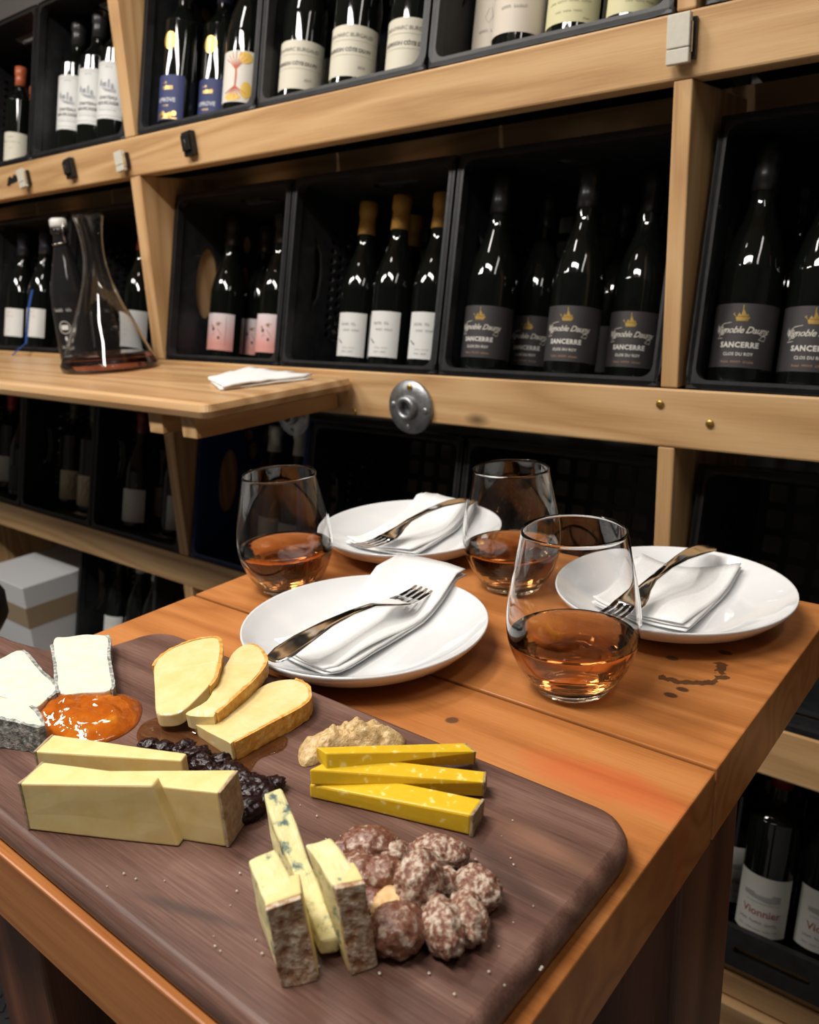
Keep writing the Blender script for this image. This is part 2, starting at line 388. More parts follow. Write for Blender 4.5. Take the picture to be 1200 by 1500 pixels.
# ------------------------------------------------------------------ shelf frame
shelf = root('wine_shelf', 'tall pine shelf frame of beams and posts holding the wine crates', 'shelf', (-1, Y, 0))
XL, XR = -3.2, 0.75
def beam(zt, h, x0=XL, x1=XR):
    d = 0.038; dz = d * math.tan(TILT)
    vs = shifted([(x0, Y, zt - h), (x1, Y, zt - h), (x1, Y + d, zt - h), (x0, Y + d, zt - h), (x0, Y, zt), (x1, Y, zt), (x1, Y + d, zt - dz), (x0, Y + d, zt - dz)], shelf)
    b = obj('beam', fix(mesh(vs, BOXF), 0.003, 2), PINE[0], shelf)
    zb = zt - 0.225 * math.tan(TILT)
    box('back_beam', x0, x1, Y + 0.19, Y + 0.225, zb - 0.038, zb - 0.002, PINE[0], shelf)
    return b
BEAM = {}
for rw, h in (('low', 0.072), ('mid', 0.075), ('top', 0.069), ('high', 0.07)): BEAM[rw] = beam(ROWS[rw], h)
box('floor_rail', XL, XR, Y - 0.002, Y + 0.036, 0.048, 0.086, PINE[0], shelf, 0.002)
box('floor_rail', XL, XR, Y - 0.016, Y + 0.034, 0.0, 0.045, PINE[0], shelf, 0.002)
box('back_beam', XL, XR, Y + 0.19, Y + 0.225, 0.0, 0.048, PINE[0], shelf)
box('rail_spacer', XL, XR, Y + 0.006, Y + 0.028, 0.0865, 0.098, PINE[0], shelf)
LEV = [(0.0865, 0.423), (0.4955, 0.845), (0.9205, 1.268), (1.3375, 1.687)]
POSTX = [(-2.60, -2.568), (-1.490, -1.458), (-0.410, -0.388), (0.62, 0.65)]
for x0, x1 in POSTX:
    for z0, z1 in LEV:
        box('post', x0, x1, Y + 0.001, Y + 0.30, z0 - (0.0 if z0 < 0.09 else 0.0), z1, PINE[2], shelf, 0.002)

def screw(parent, p, r=0.0055):
    me = lathe_mesh([(r, 0), (r, 0.001), (r * 0.7, 0.0022)], 12)
    o = obj('screw', me, BRASS, parent, Matrix.Translation(p - parent.matrix_world.translation - shelf.location if parent is not shelf else p - shelf.location) @ Matrix.Rotation(PI / 2, 4, 'X'))
    return o
bpy.context.view_layer.update()
for p in ((967, 592), (1040, 621), (505, 567), (519, 603)):
    q = PY(p, Y - 0.001)
    me = lathe_mesh([(0.0052, 0), (0.0052, 0.001), (0.0035, 0.002)], 12)
    obj('screw', me, BRASS, BEAM['mid'], Matrix.Translation(q - shelf.location) @ Matrix.Rotation(PI / 2, 4, 'X'))

# ------------------------------------------------------------------ milk crates
CH, CD = 0.322, 0.28
CM = {}
def crate_meshes(wd, style):
    k = (round(wd, 3), style)
    if k in CM: return CM[k]
    rim = panel_mesh(rrect(0, wd, 0, CH, 0.022, 6), [rrect(0.011, wd - 0.011, 0.011, CH - 0.011, 0.016, 6)], 0.016)
    holes = []
    if style == 'oval':
        holes.append(ellipse(0.085, 0.165, 0.027, 0.072))
        for cx, cy, a, b in ((0.150, 0.235, 0.013, 0.022), (0.15, 0.165, 0.012, 0.026), (0.135, 0.082, 0.013, 0.024), (0.185, 0.13, 0.014, 0.02), (0.185, 0.20, 0.014, 0.02), (0.135, 0.27, 0.014, 0.014), (0.175, 0.062, 0.014, 0.018), (0.225, 0.165, 0.013, 0.03), (0.225, 0.24, 0.013, 0.025), (0.225, 0.085, 0.013, 0.03), (0.185, 0.265, 0.012, 0.02)):
            holes.append(ellipse(cx, cy, a, b, 12))
    else:
        holes.append([(0.055, 0.10), (0.075, 0.13), (0.08, 0.17), (0.075, 0.21), (0.055, 0.235), (0.062, 0.165)])
        s = 0.021
        for i in range(7):
            for j in range(13):
                cx = 0.105 + i * s; cy = 0.06 + j * s * 0.8 + (0 if i % 2 else s * 0.4)
                if 0.05 < cy < 0.27: holes.append([(cx - s * 0.42, cy), (cx, cy + s * 0.32), (cx + s * 0.42, cy), (cx, cy - s * 0.32)])
    side = panel_mesh(rrect(0, CD, 0, CH, 0.004, 2), holes, 0.005)
    bh = []
    nx = 8; sx = (wd - 0.03) / nx
    for i in range(nx):
        for j in range(7):
            cx = 0.015 + sx * (i + 0.5); cy = 0.018 + (CH - 0.036) / 7 * (j + 0.5)
            bh.append(rrect(cx - sx * 0.36, cx + sx * 0.36, cy - 0.014, cy + 0.014, 0.004, 2))
    back = panel_mesh(rrect(0, wd, 0, CH, 0.012, 3), bh, 0.005)
    fl = panel_mesh(rrect(0, wd, 0, CD, 0.004, 2), [rrect(wd / 2 - 0.05, wd / 2 + 0.05, 0.06, 0.09, 0.012, 4)], 0.006)
    CM[k] = (rim, side, back, fl); return CM[k]
CRATES = {}
def crate_matrix(x0, row, dy=0.0): return Matrix.Translation((x0, Y + 0.002 + dy, ROWS[row] + 0.001)) @ Matrix.Rotation(-TILT, 4, 'X')
def crate(key, x0, x1, row, style, label, m=BLACKPL, lip=False, group='black milk crates on the shelf'):
    if key == 'Cfloor': x0, x1 = -2.045, -1.690
    wd = x1 - x0
    M = crate_matrix(x0, row); CRATES[key] = M
    r = root('milk_crate', label, 'crate', matrix=M, group=group)
    rim, side, back, fl = [q.copy() for q in crate_meshes(wd, style)] if m is not BLACKPL else crate_meshes(wd, style)
    if m is not BLACKPL:
        for q_ in (rim, side, back, fl): q_.materials.clear()
    RX = Matrix.Rotation(PI / 2, 4, 'X')      # (x,y)->(x,z)
    SIDE = Matrix(((0, 0, 1, 0), (1, 0, 0, 0), (0, 1, 0, 0), (0, 0, 0, 1)))  # (x,y,z)->(z,x,y)
    obj('rim', rim, m, r, Matrix.Translation((0, 0.008, 0)) @ RX)
    obj('side_wall', side, m, r, Matrix.Translation((0.0045, 0, 0)) @ SIDE)
    obj('side_wall', side, m, r, Matrix.Translation((wd - 0.0045, 0, 0)) @ SIDE)
    obj('base_grid', back, m, r, Matrix.Translation((0, CD - 0.003, 0)) @ RX)
    obj('lower_wall', fl, m, r, Matrix.Translation((0, 0, 0.0035)))
    obj('upper_wall', fl, m, r, Matrix.Translation((0, 0, CH - 0.0035)))
    if lip:
        lp = panel_mesh(rrect(0, wd, 0.0, 0.056, 0.006, 3), [rrect(0.115, 0.215, 0.020, 0.031, 0.005, 3)], 0.012)
        obj('front_lip', lp, m, r, Matrix.Translation((0, -0.007, 0)) @ RX)
        box('handle_strip', 0.11, 0.22, -0.0009, 0.002, 0.018, 0.038, PINE[0], None).parent = r
    return r
BAY = {'A': (-2.563, -2.212), 'B': (-2.208, -1.857), 'C': (-1.853, -1.494), 'D': (-1.452, -1.118), 'E': (-1.113, -0.766), 'F': (-0.761, -0.413), 'G': (-0.380, -0.030), 'H': (-0.025, 0.325)}
WHERE = {'top': 'top row', 'mid': 'middle row', 'low': 'row under the counter', 'floor': 'floor row'}
HOLD = {'Btop': 'of cream labelled bottles', 'Ctop': 'of bottles with castle drawing labels', 'Dtop': 'of blue labelled bottles', 'Etop': 'of cream labelled ruled-line bottles',
        'Ftop': 'of beige and yellow labelled bottles', 'Gtop': 'above the pale plastic clip post', 'Amid': 'at the counter end of the middle row', 'Bmid': 'of white labelled bottles tied with blue ribbon', 'Cmid': 'beside post behind the decanter',
        'Dmid': 'of pink labelled bottles', 'Emid': 'of gold capped white labelled bottles', 'Fmid': 'of four black labelled bottles by the post', 'Gmid': 'of black labelled bottles past the post', 'Hmid': 'past the post at the shelf end',
        'Alow': 'of red capped bottles under the counter', 'Blow': 'of yellowish labelled bottles under the counter', 'Clow': 'of white labelled bottle under counter beside post', 'Elow': 'under the flange in the shaded row', 'Flow': 'behind the wine glasses in the shaded row',
        'Glow': 'behind the table in the shaded row', 'Cfloor': 'on the floor rail below the lowest post', 'Gfloor': 'with slotted front lip on the floor rail', 'Atop': 'at far end of the top row', 'Hfloor': 'beside the slotted crate on the floor rail'}
for key in HOLD:
    b, row = key[0], key[1:]
    crate(key, *BAY[b], row, 'oval' if key in ('Dmid', 'Dtop') else 'diamond', 'black plastic milk crate ' + HOLD[key], lip=(key in ('Gfloor', 'Hfloor')))
crate('Dlow', *BAY['D'], 'low', 'oval', 'navy blue plastic milk crate under the wooden counter', m=BLUEPL, group=None)

# ------------------------------------------------------------------ bottles
def prof_burg(h=0.292, r=0.0365):
    return [(r * 0.80, 0.0), (r * 0.96, 0.002), (r, 0.007)] + smooth_prof([(r, 0.012), (r, 0.125), (r * 0.97, 0.148), (r * 0.78, 0.178), (r * 0.52, 0.206), (r * 0.405, 0.228), (r * 0.385, h - 0.024)], 5) + [(r * 0.385, h - 0.022), (r * 0.43, h - 0.02), (r * 0.43, h - 0.002), (r * 0.37, h)]
def prof_bord(h=0.296, r=0.0365):
    return [(r * 0.80, 0.0), (r * 0.96, 0.002), (r, 0.007)] + smooth_prof([(r, 0.012), (r, 0.185), (r * 0.965, 0.197), (r * 0.72, 0.212), (r * 0.46, 0.226), (r * 0.40, 0.24), (r * 0.385, h - 0.024)], 5) + [(r * 0.385, h - 0.022), (r * 0.43, h - 0.02), (r * 0.43, h - 0.002), (r * 0.37, h)]
RB = 0.0365; RL = RB + 0.0004; RT = RB + 0.0008
BODY = {'burg': lathe_mesh(prof_burg(), 40), 'bord': lathe_mesh(prof_bord(), 40)}
def cap_mesh(z0, h, r=RB):
    return lathe_mesh([(r * 0.405 if z0 > 0.236 else r * 0.44, z0), (r * 0.405, z0 + 0.02), (r * 0.402, h - 0.025), (r * 0.455, h - 0.021), (r * 0.455, h - 0.001), (r * 0.40, h + 0.0008)], 24)
CAPS = {'burg': cap_mesh(0.236, 0.292), 'bord': cap_mesh(0.243, 0.296)}
def capm(c, rough=0.35, metal=0.0):
    k = ('cap',) + tuple(c)
    if k not in FLATS: FLATS[k] = mat('capsule_%d' % len(FLATS), c, rough, metal=metal)
    return FLATS[k]
KIND = {}
def line(y, x0, x1, wd=0.0005): return strip2([(x0, y), ((x0 + x1) / 2, y), (x1, y)], wd)
def kind(name, shape, capcol, lab, art, label_rough=0.6, capmetal=0.0):
    """lab = (z0, z1, half-angle, colour); art = list of (part name, colour, [2D geos], z0)"""
    z0, z1, half, col = lab
    d = dict(shape=shape, cap=capm(capcol, 0.3, capmetal) if capcol else None, lab=label_mesh(RL, z0, z1, half), labm=col if not isinstance(col, tuple) else flat(col, label_rough), art=[])
    art = [(nm, c, gg, zz) for nm, c, geos, zz in art for gg in ([[g_] for g_ in geos] if nm in ('lettering', 'gold_lettering', 'small_print', 'yellow_patch', 'gold_dot', 'ruled_line', 'border_line') else [geos])]
    for nm, c, geos, zz in art: d['art'].append((nm, flat(c, 0.5) if isinstance(c, tuple) else c, wrap(geos, RT, zz)))
    KIND[name] = d
INK = (0.03, 0.03, 0.035); CREAM = (0.62, 0.58, 0.47); WHITE = (0.68, 0.68, 0.66)
GOLD = mat('gold_foil', (0.66, 0.43, 0.13), 0.32, metal=0.85)
# black label with golden ship
ship = [poly2([(-0.008, 0.004), (-0.0065, -0.001), (0.0065, -0.001), (0.009, 0.004)]), poly2([(-0.0065, 0.0045), (-0.004, 0.009), (-0.001, 0.0045)]), poly2([(-0.002, 0.0045), (0.0, 0.0145), (0.0055, 0.0045)]), poly2([(0.003, 0.0045), (0.006, 0.008), (0.0075, 0.0045)]), strip2([(0, 0.012), (0, 0.018)], 0.0012), strip2([(-0.008, 0.005), (-0.011, 0.0075), (-0.009, 0.0085)], 0.0012)]
swash = [strip2([(-0.030, 0.010), (-0.032, 0.004), (-0.026, -0.004), (-0.028, 0.006), (-0.022, 0.011), (-0.012, 0.0125)], 0.0009), strip2([(0.022, -0.001), (0.031, -0.003), (0.029, -0.008), (0.022, -0.007), (0.027, -0.0015), (0.034, 0.001)], 0.0009), strip2([(-0.026, -0.003), (-0.030, -0.007), (-0.022, -0.006)], 0.0009)]
kind('black', 'burg', (0.012, 0.012, 0.013), (0.022, 0.098, 1.75, (0.040, 0.036, 0.038)), [
    ('emblem', GOLD, ship, 0.078),
    ('script', (0.60, 0.57, 0.50), [text_geo('Vignoble Dauny', 0.0112, 0.42, 0.92, 0.00012)] + swash, 0.063),
    ('lettering', (0.62, 0.60, 0.55), [text_geo('SANCERRE', 0.0088, 0, 1.12, 0.00035), place2(text_geo('CLOS DU ROY', 0.0052, 0, 1.05, 0.0001), 0, -0.0098)], 0.046),
    ('small_print', (0.42, 0.24, 0.13), [text_geo('----------------', 0.0044, 0, 1.15, 0.0002)], 0.0275)], 0.5)
stk = [strip2([(-0.024, 0.016), (-0.019, 0.012), (-0.014, 0.0085)], 0.002)]
kind('white_brush', 'burg', (0.42, 0.22, 0.045), (0.020, 0.096, 0.80, WHITE), [
    ('lettering', (0.20, 0.20, 0.22), [place2(text_geo('-------', 0.0075), -0.004, 0.046), place2(text_geo('---------', 0.0062), 0.002, 0.036), place2(text_geo('---------', 0.0045), -0.002, -0.001)], 0.028),
    ('brush_mark', (0.05, 0.05, 0.05), stk, 0.034), ('small_print', (0.55, 0.38, 0.30), [text_geo('----------', 0.0045)], 0.034)])
PINKL = mat('pink_label', (0.70, 0.45, 0.42), 0.6)
_mp = mapping(PINKL, (1, 1, 1)); _sp = N(PINKL, 'ShaderNodeSeparateXYZ'); L(PINKL, _mp, 0, _sp, 0)
_mr = N(PINKL, 'ShaderNodeMapRange'); _mr.inputs[1].default_value = 0.035; _mr.inputs[2].default_value = 0.09; L(PINKL, _sp, 2, _mr, 0)
L(PINKL, ramp(PINKL, _mr, 0, [(0.0, (0.68, 0.30, 0.26)), (1.0, (0.74, 0.64, 0.66))]), 0, bsdf(PINKL), 'Base Color')
fl1 = [poly2(ellipse(-0.009, 0.018, 0.003, 0.004, 8)), poly2(ellipse(0.004, 0.001, 0.0028, 0.003, 8)), strip2([(0.0, 0.02), (0.006, 0.012), (0.010, 0.006)], 0.0008), strip2([(-0.004, 0.028), (0.002, 0.032), (0.010, 0.030)], 0.0008), strip2([(-0.012, 0.004), (-0.008, 0.010), (-0.003, 0.008)], 0.0008), strip2([(0.018, -0.014), (0.0185, 0.015), (0.018, 0.045)], 0.0006)]
kind('pink', 'burg', (0.02, 0.015, 0.015), (0.022, 0.096, 0.95, PINKL), [('floral_drawing', (0.09, 0.035, 0.04), fl1, 0.046), ('gold_dot', GOLD, [poly2(ellipse(0.002, 0.0, 0.0035, 0.0032, 8)), poly2(ellipse(-0.012, -0.004, 0.002, 0.003, 8))], 0.074)])
cast = [poly2([(-0.020, 0), (-0.020, 0.010), (-0.015, 0.010), (-0.015, 0)]), poly2([(-0.019, 0.010), (-0.0175, 0.0145), (-0.016, 0.010)]), poly2([(-0.013, -0.001), (-0.013, 0.006), (-0.003, 0.0065), (-0.003, -0.003)]), poly2([(0.0, -0.004), (0, 0.009), (0.004, 0.009), (0.004, -0.004)]), poly2([(-0.0005, 0.009), (0.002, 0.014), (0.0045, 0.009)]), poly2([(0.006, -0.005), (0.007, 0.005), (0.012, 0.003), (0.013, -0.006)])] + [strip2([(-0.016 + 0.003 * i, -0.003 - 0.0022 * i), (0.002, -0.007 - 0.0015 * i), (0.017, -0.007 - 0.002 * i)], 0.0009) for i in range(4)]
kind('castle', 'bord', (0.030, 0.030, 0.032), (0.060, 0.172, 1.30, WHITE), [('castle_drawing', (0.26, 0.27, 0.30), cast, 0.124),
    ('lettering', INK, [text_geo('CHATEAU', 0.0088, 0, 1.0, 0.0002), place2(text_geo('BOUSCASSE', 0.0088, 0, 1.0, 0.0002), 0, -0.0105), place2(text_geo('-------', 0.004), 0, 0.061), place2(text_geo('---------------------', 0.0034), 0, -0.022)], 0.098),
    ('border_line', (0.25, 0.25, 0.26), [line(0, -0.046, 0.046), line(0.100, -0.046, 0.046), line(0.016, -0.046, 0.046, 0.0003)], 0.066)])
NAVY = (0.030, 0.040, 0.130)
kind('blue', 'bord', (0.03, 0.03, 0.06), (0.020, 0.100, 0.87, NAVY), [('lettering', (0.60, 0.60, 0.62), [place2(text_geo('UPROVE', 0.0105, 0, 1.0, 0.0002), -0.002, 0)], 0.052),
    ('gold_lettering', GOLD, [place2(text_geo('ROSSI', 0.0085, 0, 1.0, 0.0003), 0, 0.0), place2(text_geo('-----', 0.005, 0, 1.0, 0.0002), -0.006, 0.0105), place2(text_geo('-------', 0.0045), -0.004, -0.03)], 0.074),
    ('gold_scroll', GOLD, [poly2(ellipse(-0.016 + 0.008 * i, 0.003 * math.sin(i * 2.1), 0.005, 0.0045, 8)) for i in range(5)] + [line(-0.006, -0.022, 0.022, 0.002)], 0.029)])
tree = [strip2([(0.0, -0.02), (0.001, 0), (0.0, 0.018)], 0.0035)]
for i in range(7):
    a = -1.15 + 0.38 * i
    tree.append(strip2([(0, 0.010), (0.010 * math.sin(a), 0.018 + 0.006 * math.cos(a)), (0.022 * math.sin(a), 0.020 + 0.020 * math.cos(a))], 0.0016))
    tree.append(strip2([(0, -0.016), (0.010 * math.sin(a), -0.020 - 0.006 * math.cos(a)), (0.022 * math.sin(a), -0.022 - 0.014 * math.cos(a))], 0.0018))
kind('tree', 'burg', (0.02, 0.02, 0.02), (0.022, 0.105, 1.1, (0.66, 0.62, 0.55)), [('tree_drawing', (0.45, 0.08, 0.02), tree, 0.064), ('yellow_patch', (0.72, 0.46, 0.08), [poly2(ellipse(0.016, 0.030, 0.012, 0.010, 12)), poly2(ellipse(-0.004, -0.034, 0.016, 0.006, 12)), poly2(ellipse(0.02, -0.022, 0.010, 0.014, 12))], 0.064)])
kind('ruled', 'burg', (0.02, 0.02, 0.02), (0.020, 0.094, 1.45, CREAM), [('lettering', (0.16, 0.15, 0.14), [place2(text_geo('JEAN-MARC BURGAUD', 0.0082, 0.1, 0.95), 0, 0.053), place2(text_geo('MORGON CÔTE DU PY', 0.0074, 0.1, 0.98, 0.0003), 0, 0.032), place2(text_geo('2019', 0.006, 0.2), 0.024, 0.008)], 0.024), ('ruled_line', (0.30, 0.28, 0.24), [line(0.048, -0.05, 0.05, 0.0004), line(0.027, -0.05, 0.05, 0.0004)], 0.024)])
curl = [strip2([(-0.004, 0.062), (-0.010, 0.05), (-0.004, 0.042), (0.002, 0.05), (-0.001, 0.062)], 0.0007), strip2([(0.006, 0.064), (0.004, 0.05), (0.012, 0.042), (0.012, 0.058)], 0.0007)]
kind('beige', 'burg', (0.02, 0.02, 0.02), (0.024, 0.125, 1.45, (0.60, 0.53, 0.44)), [('lettering', (0.22, 0.20, 0.18), [place2(text_geo('----------', 0.0065, 0.35), 0, 0.03)] + curl, 0.024)])
kind('yellow', 'burg', (0.02, 0.02, 0.02), (0.026, 0.12, 1.2, (0.62, 0.58, 0.34)), [('lettering', (0.26, 0.24, 0.14), [place2(text_geo('----------------------', 0.0046), 0, 0.026), place2(text_geo('----------------', 0.004), 0, 0.014), place2(text_geo('----', 0.004), 0.024, 0.006)], 0.024), ('emblem', (0.10, 0.10, 0.06), [poly2([(-0.012, 0.040), (0, 0.046), (0.012, 0.040), (0, 0.034)])], 0.024)])
kind('cream_small', 'bord', (0.50, 0.12, 0.05), (0.022, 0.105, 1.2, CREAM), [('lettering', (0.25, 0.24, 0.21), [place2(text_geo('-------------', 0.0072), 0, 0.052), place2(text_geo('-----', 0.0075), 0, 0.065), place2(text_geo('-----', 0.005), 0, 0.035)], 0.024)])
kind('white_slim', 'burg', (0.02, 0.02, 0.03), (0.030, 0.100, 0.80, WHITE), [('lettering', (0.35, 0.33, 0.33), [place2(text_geo('------', 0.0055), -0.006, 0.060), place2(text_geo('--------', 0.0055), -0.006, 0.049), place2(text_geo('---', 0.004), -0.006, 0.012)], 0.030)])
kind('white_plain', 'burg', (0.14, 0.01, 0.015), (0.020, 0.100, 1.05, (0.58, 0.58, 0.57)), [('lettering', (0.30, 0.30, 0.30), [place2(text_geo('-----', 0.006, 0.3), -0.006, 0.034), place2(text_geo('-----', 0.005, 0.3), -0.006, 0.022)], 0.024)])
kind('red_cap', 'bord', (0.30, 0.02, 0.025), (0.030, 0.105, 1.0, (0.52, 0.50, 0.46)), [('lettering', (0.30, 0.28, 0.25), [place2(text_geo('-----', 0.007), 0, 0.04)], 0.03)])
kind('art_label', 'bord', (0.06, 0.05, 0.02), (0.022, 0.102, 1.0, (0.55, 0.50, 0.36)), [('drawing', (0.35, 0.12, 0.08), [strip2([(0, 0.02), (0.008, 0.04), (0.002, 0.06), (0.012, 0.07)], 0.003), strip2([(-0.012, 0.025), (-0.004, 0.05), (-0.012, 0.068)], 0.002)], 0.024)])
kind('pale_cap', 'burg', (0.50, 0.46, 0.38), (0.020, 0.095, 1.0, (0.45, 0.44, 0.42)), [])
kind('estate', 'bord', (0.20, 0.008, 0.018), (0.030, 0.118, 1.15, (0.60, 0.59, 0.54)), [('lettering', (0.36, 0.12, 0.11), [place2(text_geo('Vionnier', 0.0155, 0, 1.0, 0.0002), 0.002, 0.030)], 0.03),
    ('small_print', (0.20, 0.20, 0.20), [place2(text_geo('-----------------', 0.0062, 0.25), 0, 0.018), place2(text_geo('---------------------------', 0.0038), 0, 0.008)], 0.03),
    ('estate_drawing', (0.33, 0.33, 0.32), [poly2([(-0.026, 0.056), (-0.026, 0.062), (-0.012, 0.063), (-0.008, 0.060), (0.012, 0.061), (0.016, 0.065), (0.026, 0.064), (0.026, 0.054), (0.01, 0.052)]), line(0.049, -0.022, 0.026, 0.001)], 0.03)])
kind('dark', 'burg', (0.012, 0.012, 0.014), (0.022, 0.092, 0.9, (0.03, 0.03, 0.032)), [])

def tilt_x(p, row, v, hz):
    """x of a bottle axis seen at pixel p, in a crate of that row, v behind the crate mouth"""
    n = Vector((0, math.cos(TILT), -math.sin(TILT)))            # crate depth direction
    o = Vector((0, Y + 0.002, ROWS[row] + 0.007)) + n * v
    d = ray(p); t = (o - CAM).dot(n) / d.dot(n)
    return (CAM + d * t).x
def bottle(k, row, p, v, turn, label, group, s=1.0, name='wine_bottle', lift=0.0075, x=None):
    K = KIND[k]
    x0_ = tilt_x(p, row, 0.07, 0)
    bay = min(BAY.values(), key=lambda b_: max(b_[0] - x0_, x0_ - b_[1], 0))
    while x is None and v > 0.053 and not (bay[0] + 0.046 <= tilt_x(p, row, v, 0) <= bay[1] - 0.046): v -= 0.002
    xx = min(max(tilt_x(p, row, v, 0), bay[0] + 0.046), bay[1] - 0.046) if x is None else x
    M = Matrix.Translation((xx, Y + 0.002, ROWS[row] + 0.001)) @ Matrix.Rotation(-TILT, 4, 'X') @ Matrix.Translation((0, v, lift)) @ Matrix.Rotation(math.radians(turn), 4, 'Z') @ Matrix.Scale(s, 4)
    r = root(name, label, 'bottle', matrix=M, group=group)
    obj('glass_body', BODY[K['shape']], GLASSB, r)
    if K['cap']: add_cap(K, r)
    lb = obj('paper_label', K['lab'], K['labm'], r)
    for nm, mm, me in K['art']: obj(nm, me, mm, lb)
    return r
CAPCACHE = {}
def add_cap(K, r):
    k = (K['shape'], K['cap'].name)
    if k not in CAPCACHE: CAPCACHE[k] = CAPS[K['shape']].copy()
    return obj('capsule', CAPCACHE[k], K['cap'], r)

# middle row
G = 'black labelled bottles in the middle row'
bottle('black', 'mid', (713, 492), .135, 12, 'dark wine bottle, black label with gold ship, beside the crate side wall', G)
bottle('black', 'mid', (782, 492), .150, 12, 'dark wine bottle, black label partly hidden behind the front bottle', G)
bottle('black', 'mid', (840, 480), .060, 12, 'dark wine bottle, black gold-ship label, standing foremost in its crate', G)
bottle('black', 'mid', (930, 490), .110, 12, 'dark wine bottle, black label, close against the pine post', G)
bottle('dark', 'mid', (900, 470), .215, 10, 'dark wine bottle standing behind the black labelled bottles', 'dark bottles at the crate backs')
bottle('dark', 'mid', (662, 480), .235, 10, 'dark wine bottle standing deep behind the black labelled bottles', 'dark bottles at the crate backs')
bottle('black', 'mid', (1089, 498), .060, 10, 'dark wine bottle with whole black gold-ship label past the post', G)
bottle('black', 'mid', (1192, 500), .075, 10, 'dark wine bottle, black label, next to the whole-labelled one past the post', G)
bottle('dark', 'mid', (1150, 470), .20, 10, 'dark wine bottle behind the two black labelled ones past the post', 'dark bottles at the crate backs')
G = 'gold capped bottles'
bottle('white_brush', 'mid', (523, 497), .105, 18, 'gold capped bottle, white label, nearest the crate lattice wall', G)
bottle('white_brush', 'mid', (570, 500), .090, 18, 'gold capped bottle, white label, between two alike bottles', G)
bottle('white_brush', 'mid', (628, 505), .100, 18, 'gold capped bottle, white label half hidden by crate edge', G)
bottle('white_brush', 'mid', (592, 490), .205, 18, 'gold capped bottle standing behind the white labelled ones', G)
G = 'pink labelled bottles'
bottle('pink', 'mid', (331, 477), .110, 22, 'wine bottle with whole pink floral label beside crate holes', G)
bottle('pink', 'mid', (379, 486), .185, 22, 'pink labelled bottle half hidden behind its neighbour', G)
bottle('pink', 'mid', (403, 477), .120, 22, 'pink labelled bottle against the crate edge by the gold capped bottles', G)
G = 'white labelled bottles behind the counter'
bottle('white_slim', 'mid', (29, 478), .10, 26, 'dark slim-labelled bottle in the crate behind the counter, ribbon hanging beside it', G)
bottle('white_slim', 'mid', (61, 478), .055, 26, 'dark slim-labelled bottle in the crate behind the counter, beside the swing-top bottle', G)
bottle('white_plain', 'mid', (203, 472), .09, 26, 'dark bottle with pale label behind the decanter beside the post', G)
# top row
G = 'castle labelled bottles'
bottle('castle', 'top', (111, 142), .070, 30, 'bottle with castle drawing label, standing farthest from the post', G)
bottle('castle', 'top', (141, 132), .070, 30, 'bottle with castle drawing label between two alike', G)
bottle('castle', 'top', (171, 122), .070, 30, 'bottle with castle drawing label beside the pine post', G)
G = 'cream labelled orange capped bottles'
bottle('cream_small', 'top', (26, 205), .060, 34, 'short cream labelled bottle in front at the shelf end', G, s=0.80)
bottle('cream_small', 'top', (48, 198), .140, 34, 'short cream labelled bottle behind at the shelf end', G, s=0.80)
G = 'blue labelled bottles'
def medal(r):
    me = label_mesh(RB * 1.01, 0.142, 0.170, 0.36, 8)
    vs = [];
    me = wrap([poly2(ellipse(0, 0, 0.0135, 0.0155, 16))], RB + 0.0009, 0.160)
    obj('gold_medallion', me, GOLD, r)
medal(bottle('blue', 'top', (262, 147), .070, 17, 'blue labelled bottle with gold medallion next to a crate hole', G))
medal(bottle('blue', 'top', (320, 140), .102, 17, 'blue labelled bottle with gold medallion next to tree label bottle', G))
bottle('tree', 'top', (358, 124), .053, 24, 'bottle with orange tree drawn on a white and yellow label', None)
G = 'cream ruled label bottles'
bottle('ruled', 'top', (440, 96), .060, 24, 'cream ruled label bottle at the crate wall beside tree label bottle', G)
bottle('ruled', 'top', (494, 85), .132, 24, 'cream ruled label bottle half hidden between two alike', G)
bottle('ruled', 'top', (521, 60), .053, 24, 'cream ruled label bottle standing foremost at the crate lip', G)
bottle('ruled', 'top', (604, 50), .075, 26, 'cream ruled label bottle half covered by the crate corner', G)
bottle('beige', 'top', (733, 24), .120, 16, 'beige labelled bottle deeper in crate with curled drawing', 'beige labelled bottles')
bottle('beige', 'top', (766, 0), .053, 16, 'beige labelled bottle foremost at the crate lip', 'beige labelled bottles')
bottle('yellow', 'top', (846, -5), .065, 14, 'bottle with pale yellow label in the top row', None)
bottle('yellow', 'top', (930, -20), .075, 40, 'bottle with pale yellow label turned aside near the post', None)
# row under the counter
G = 'bottles in the row under the counter'
bottle('red_cap', 'low', (14, 682), .11, 25, 'red capped bottle with pale label beside crate divider', G)
bottle('dark', 'low', (33, 690), .07, 25, 'dark bottle without visible label beside crate divider under counter', G)
bottle('art_label', 'low', (134, 722), .10, 30, 'bottle with yellowish drawn label against crate divider under counter', G)
bottle('art_label', 'low', (104, 706), .13, 65, 'bottle with yellowish label turned aside under counter', G)
bottle('white_slim', 'low', (62, 690), .20, 30, 'white labelled bottle deep behind yellowish labelled bottles under counter', G)
bottle('white_plain', 'low', (202, 742), .075, 20, 'white labelled bottle standing alone in crate under counter', G)
bottle('red_cap', 'low', (236, 742), .15, 60, 'bottle with narrow showing label deep beside the post', G)
bottle('white_plain', 'low', (258, 752), .10, 75, 'bottle turned aside close to the post under counter', G)
bottle('pale_cap', 'low', (396, 735), .12, 22, 'pale capped bottle in navy crate by its wall', 'pale capped bottles in the navy crate')
bottle('pale_cap', 'low', (433, 740), .11, 22, 'pale capped bottle in navy crate by the next crate', 'pale capped bottles in the navy crate')
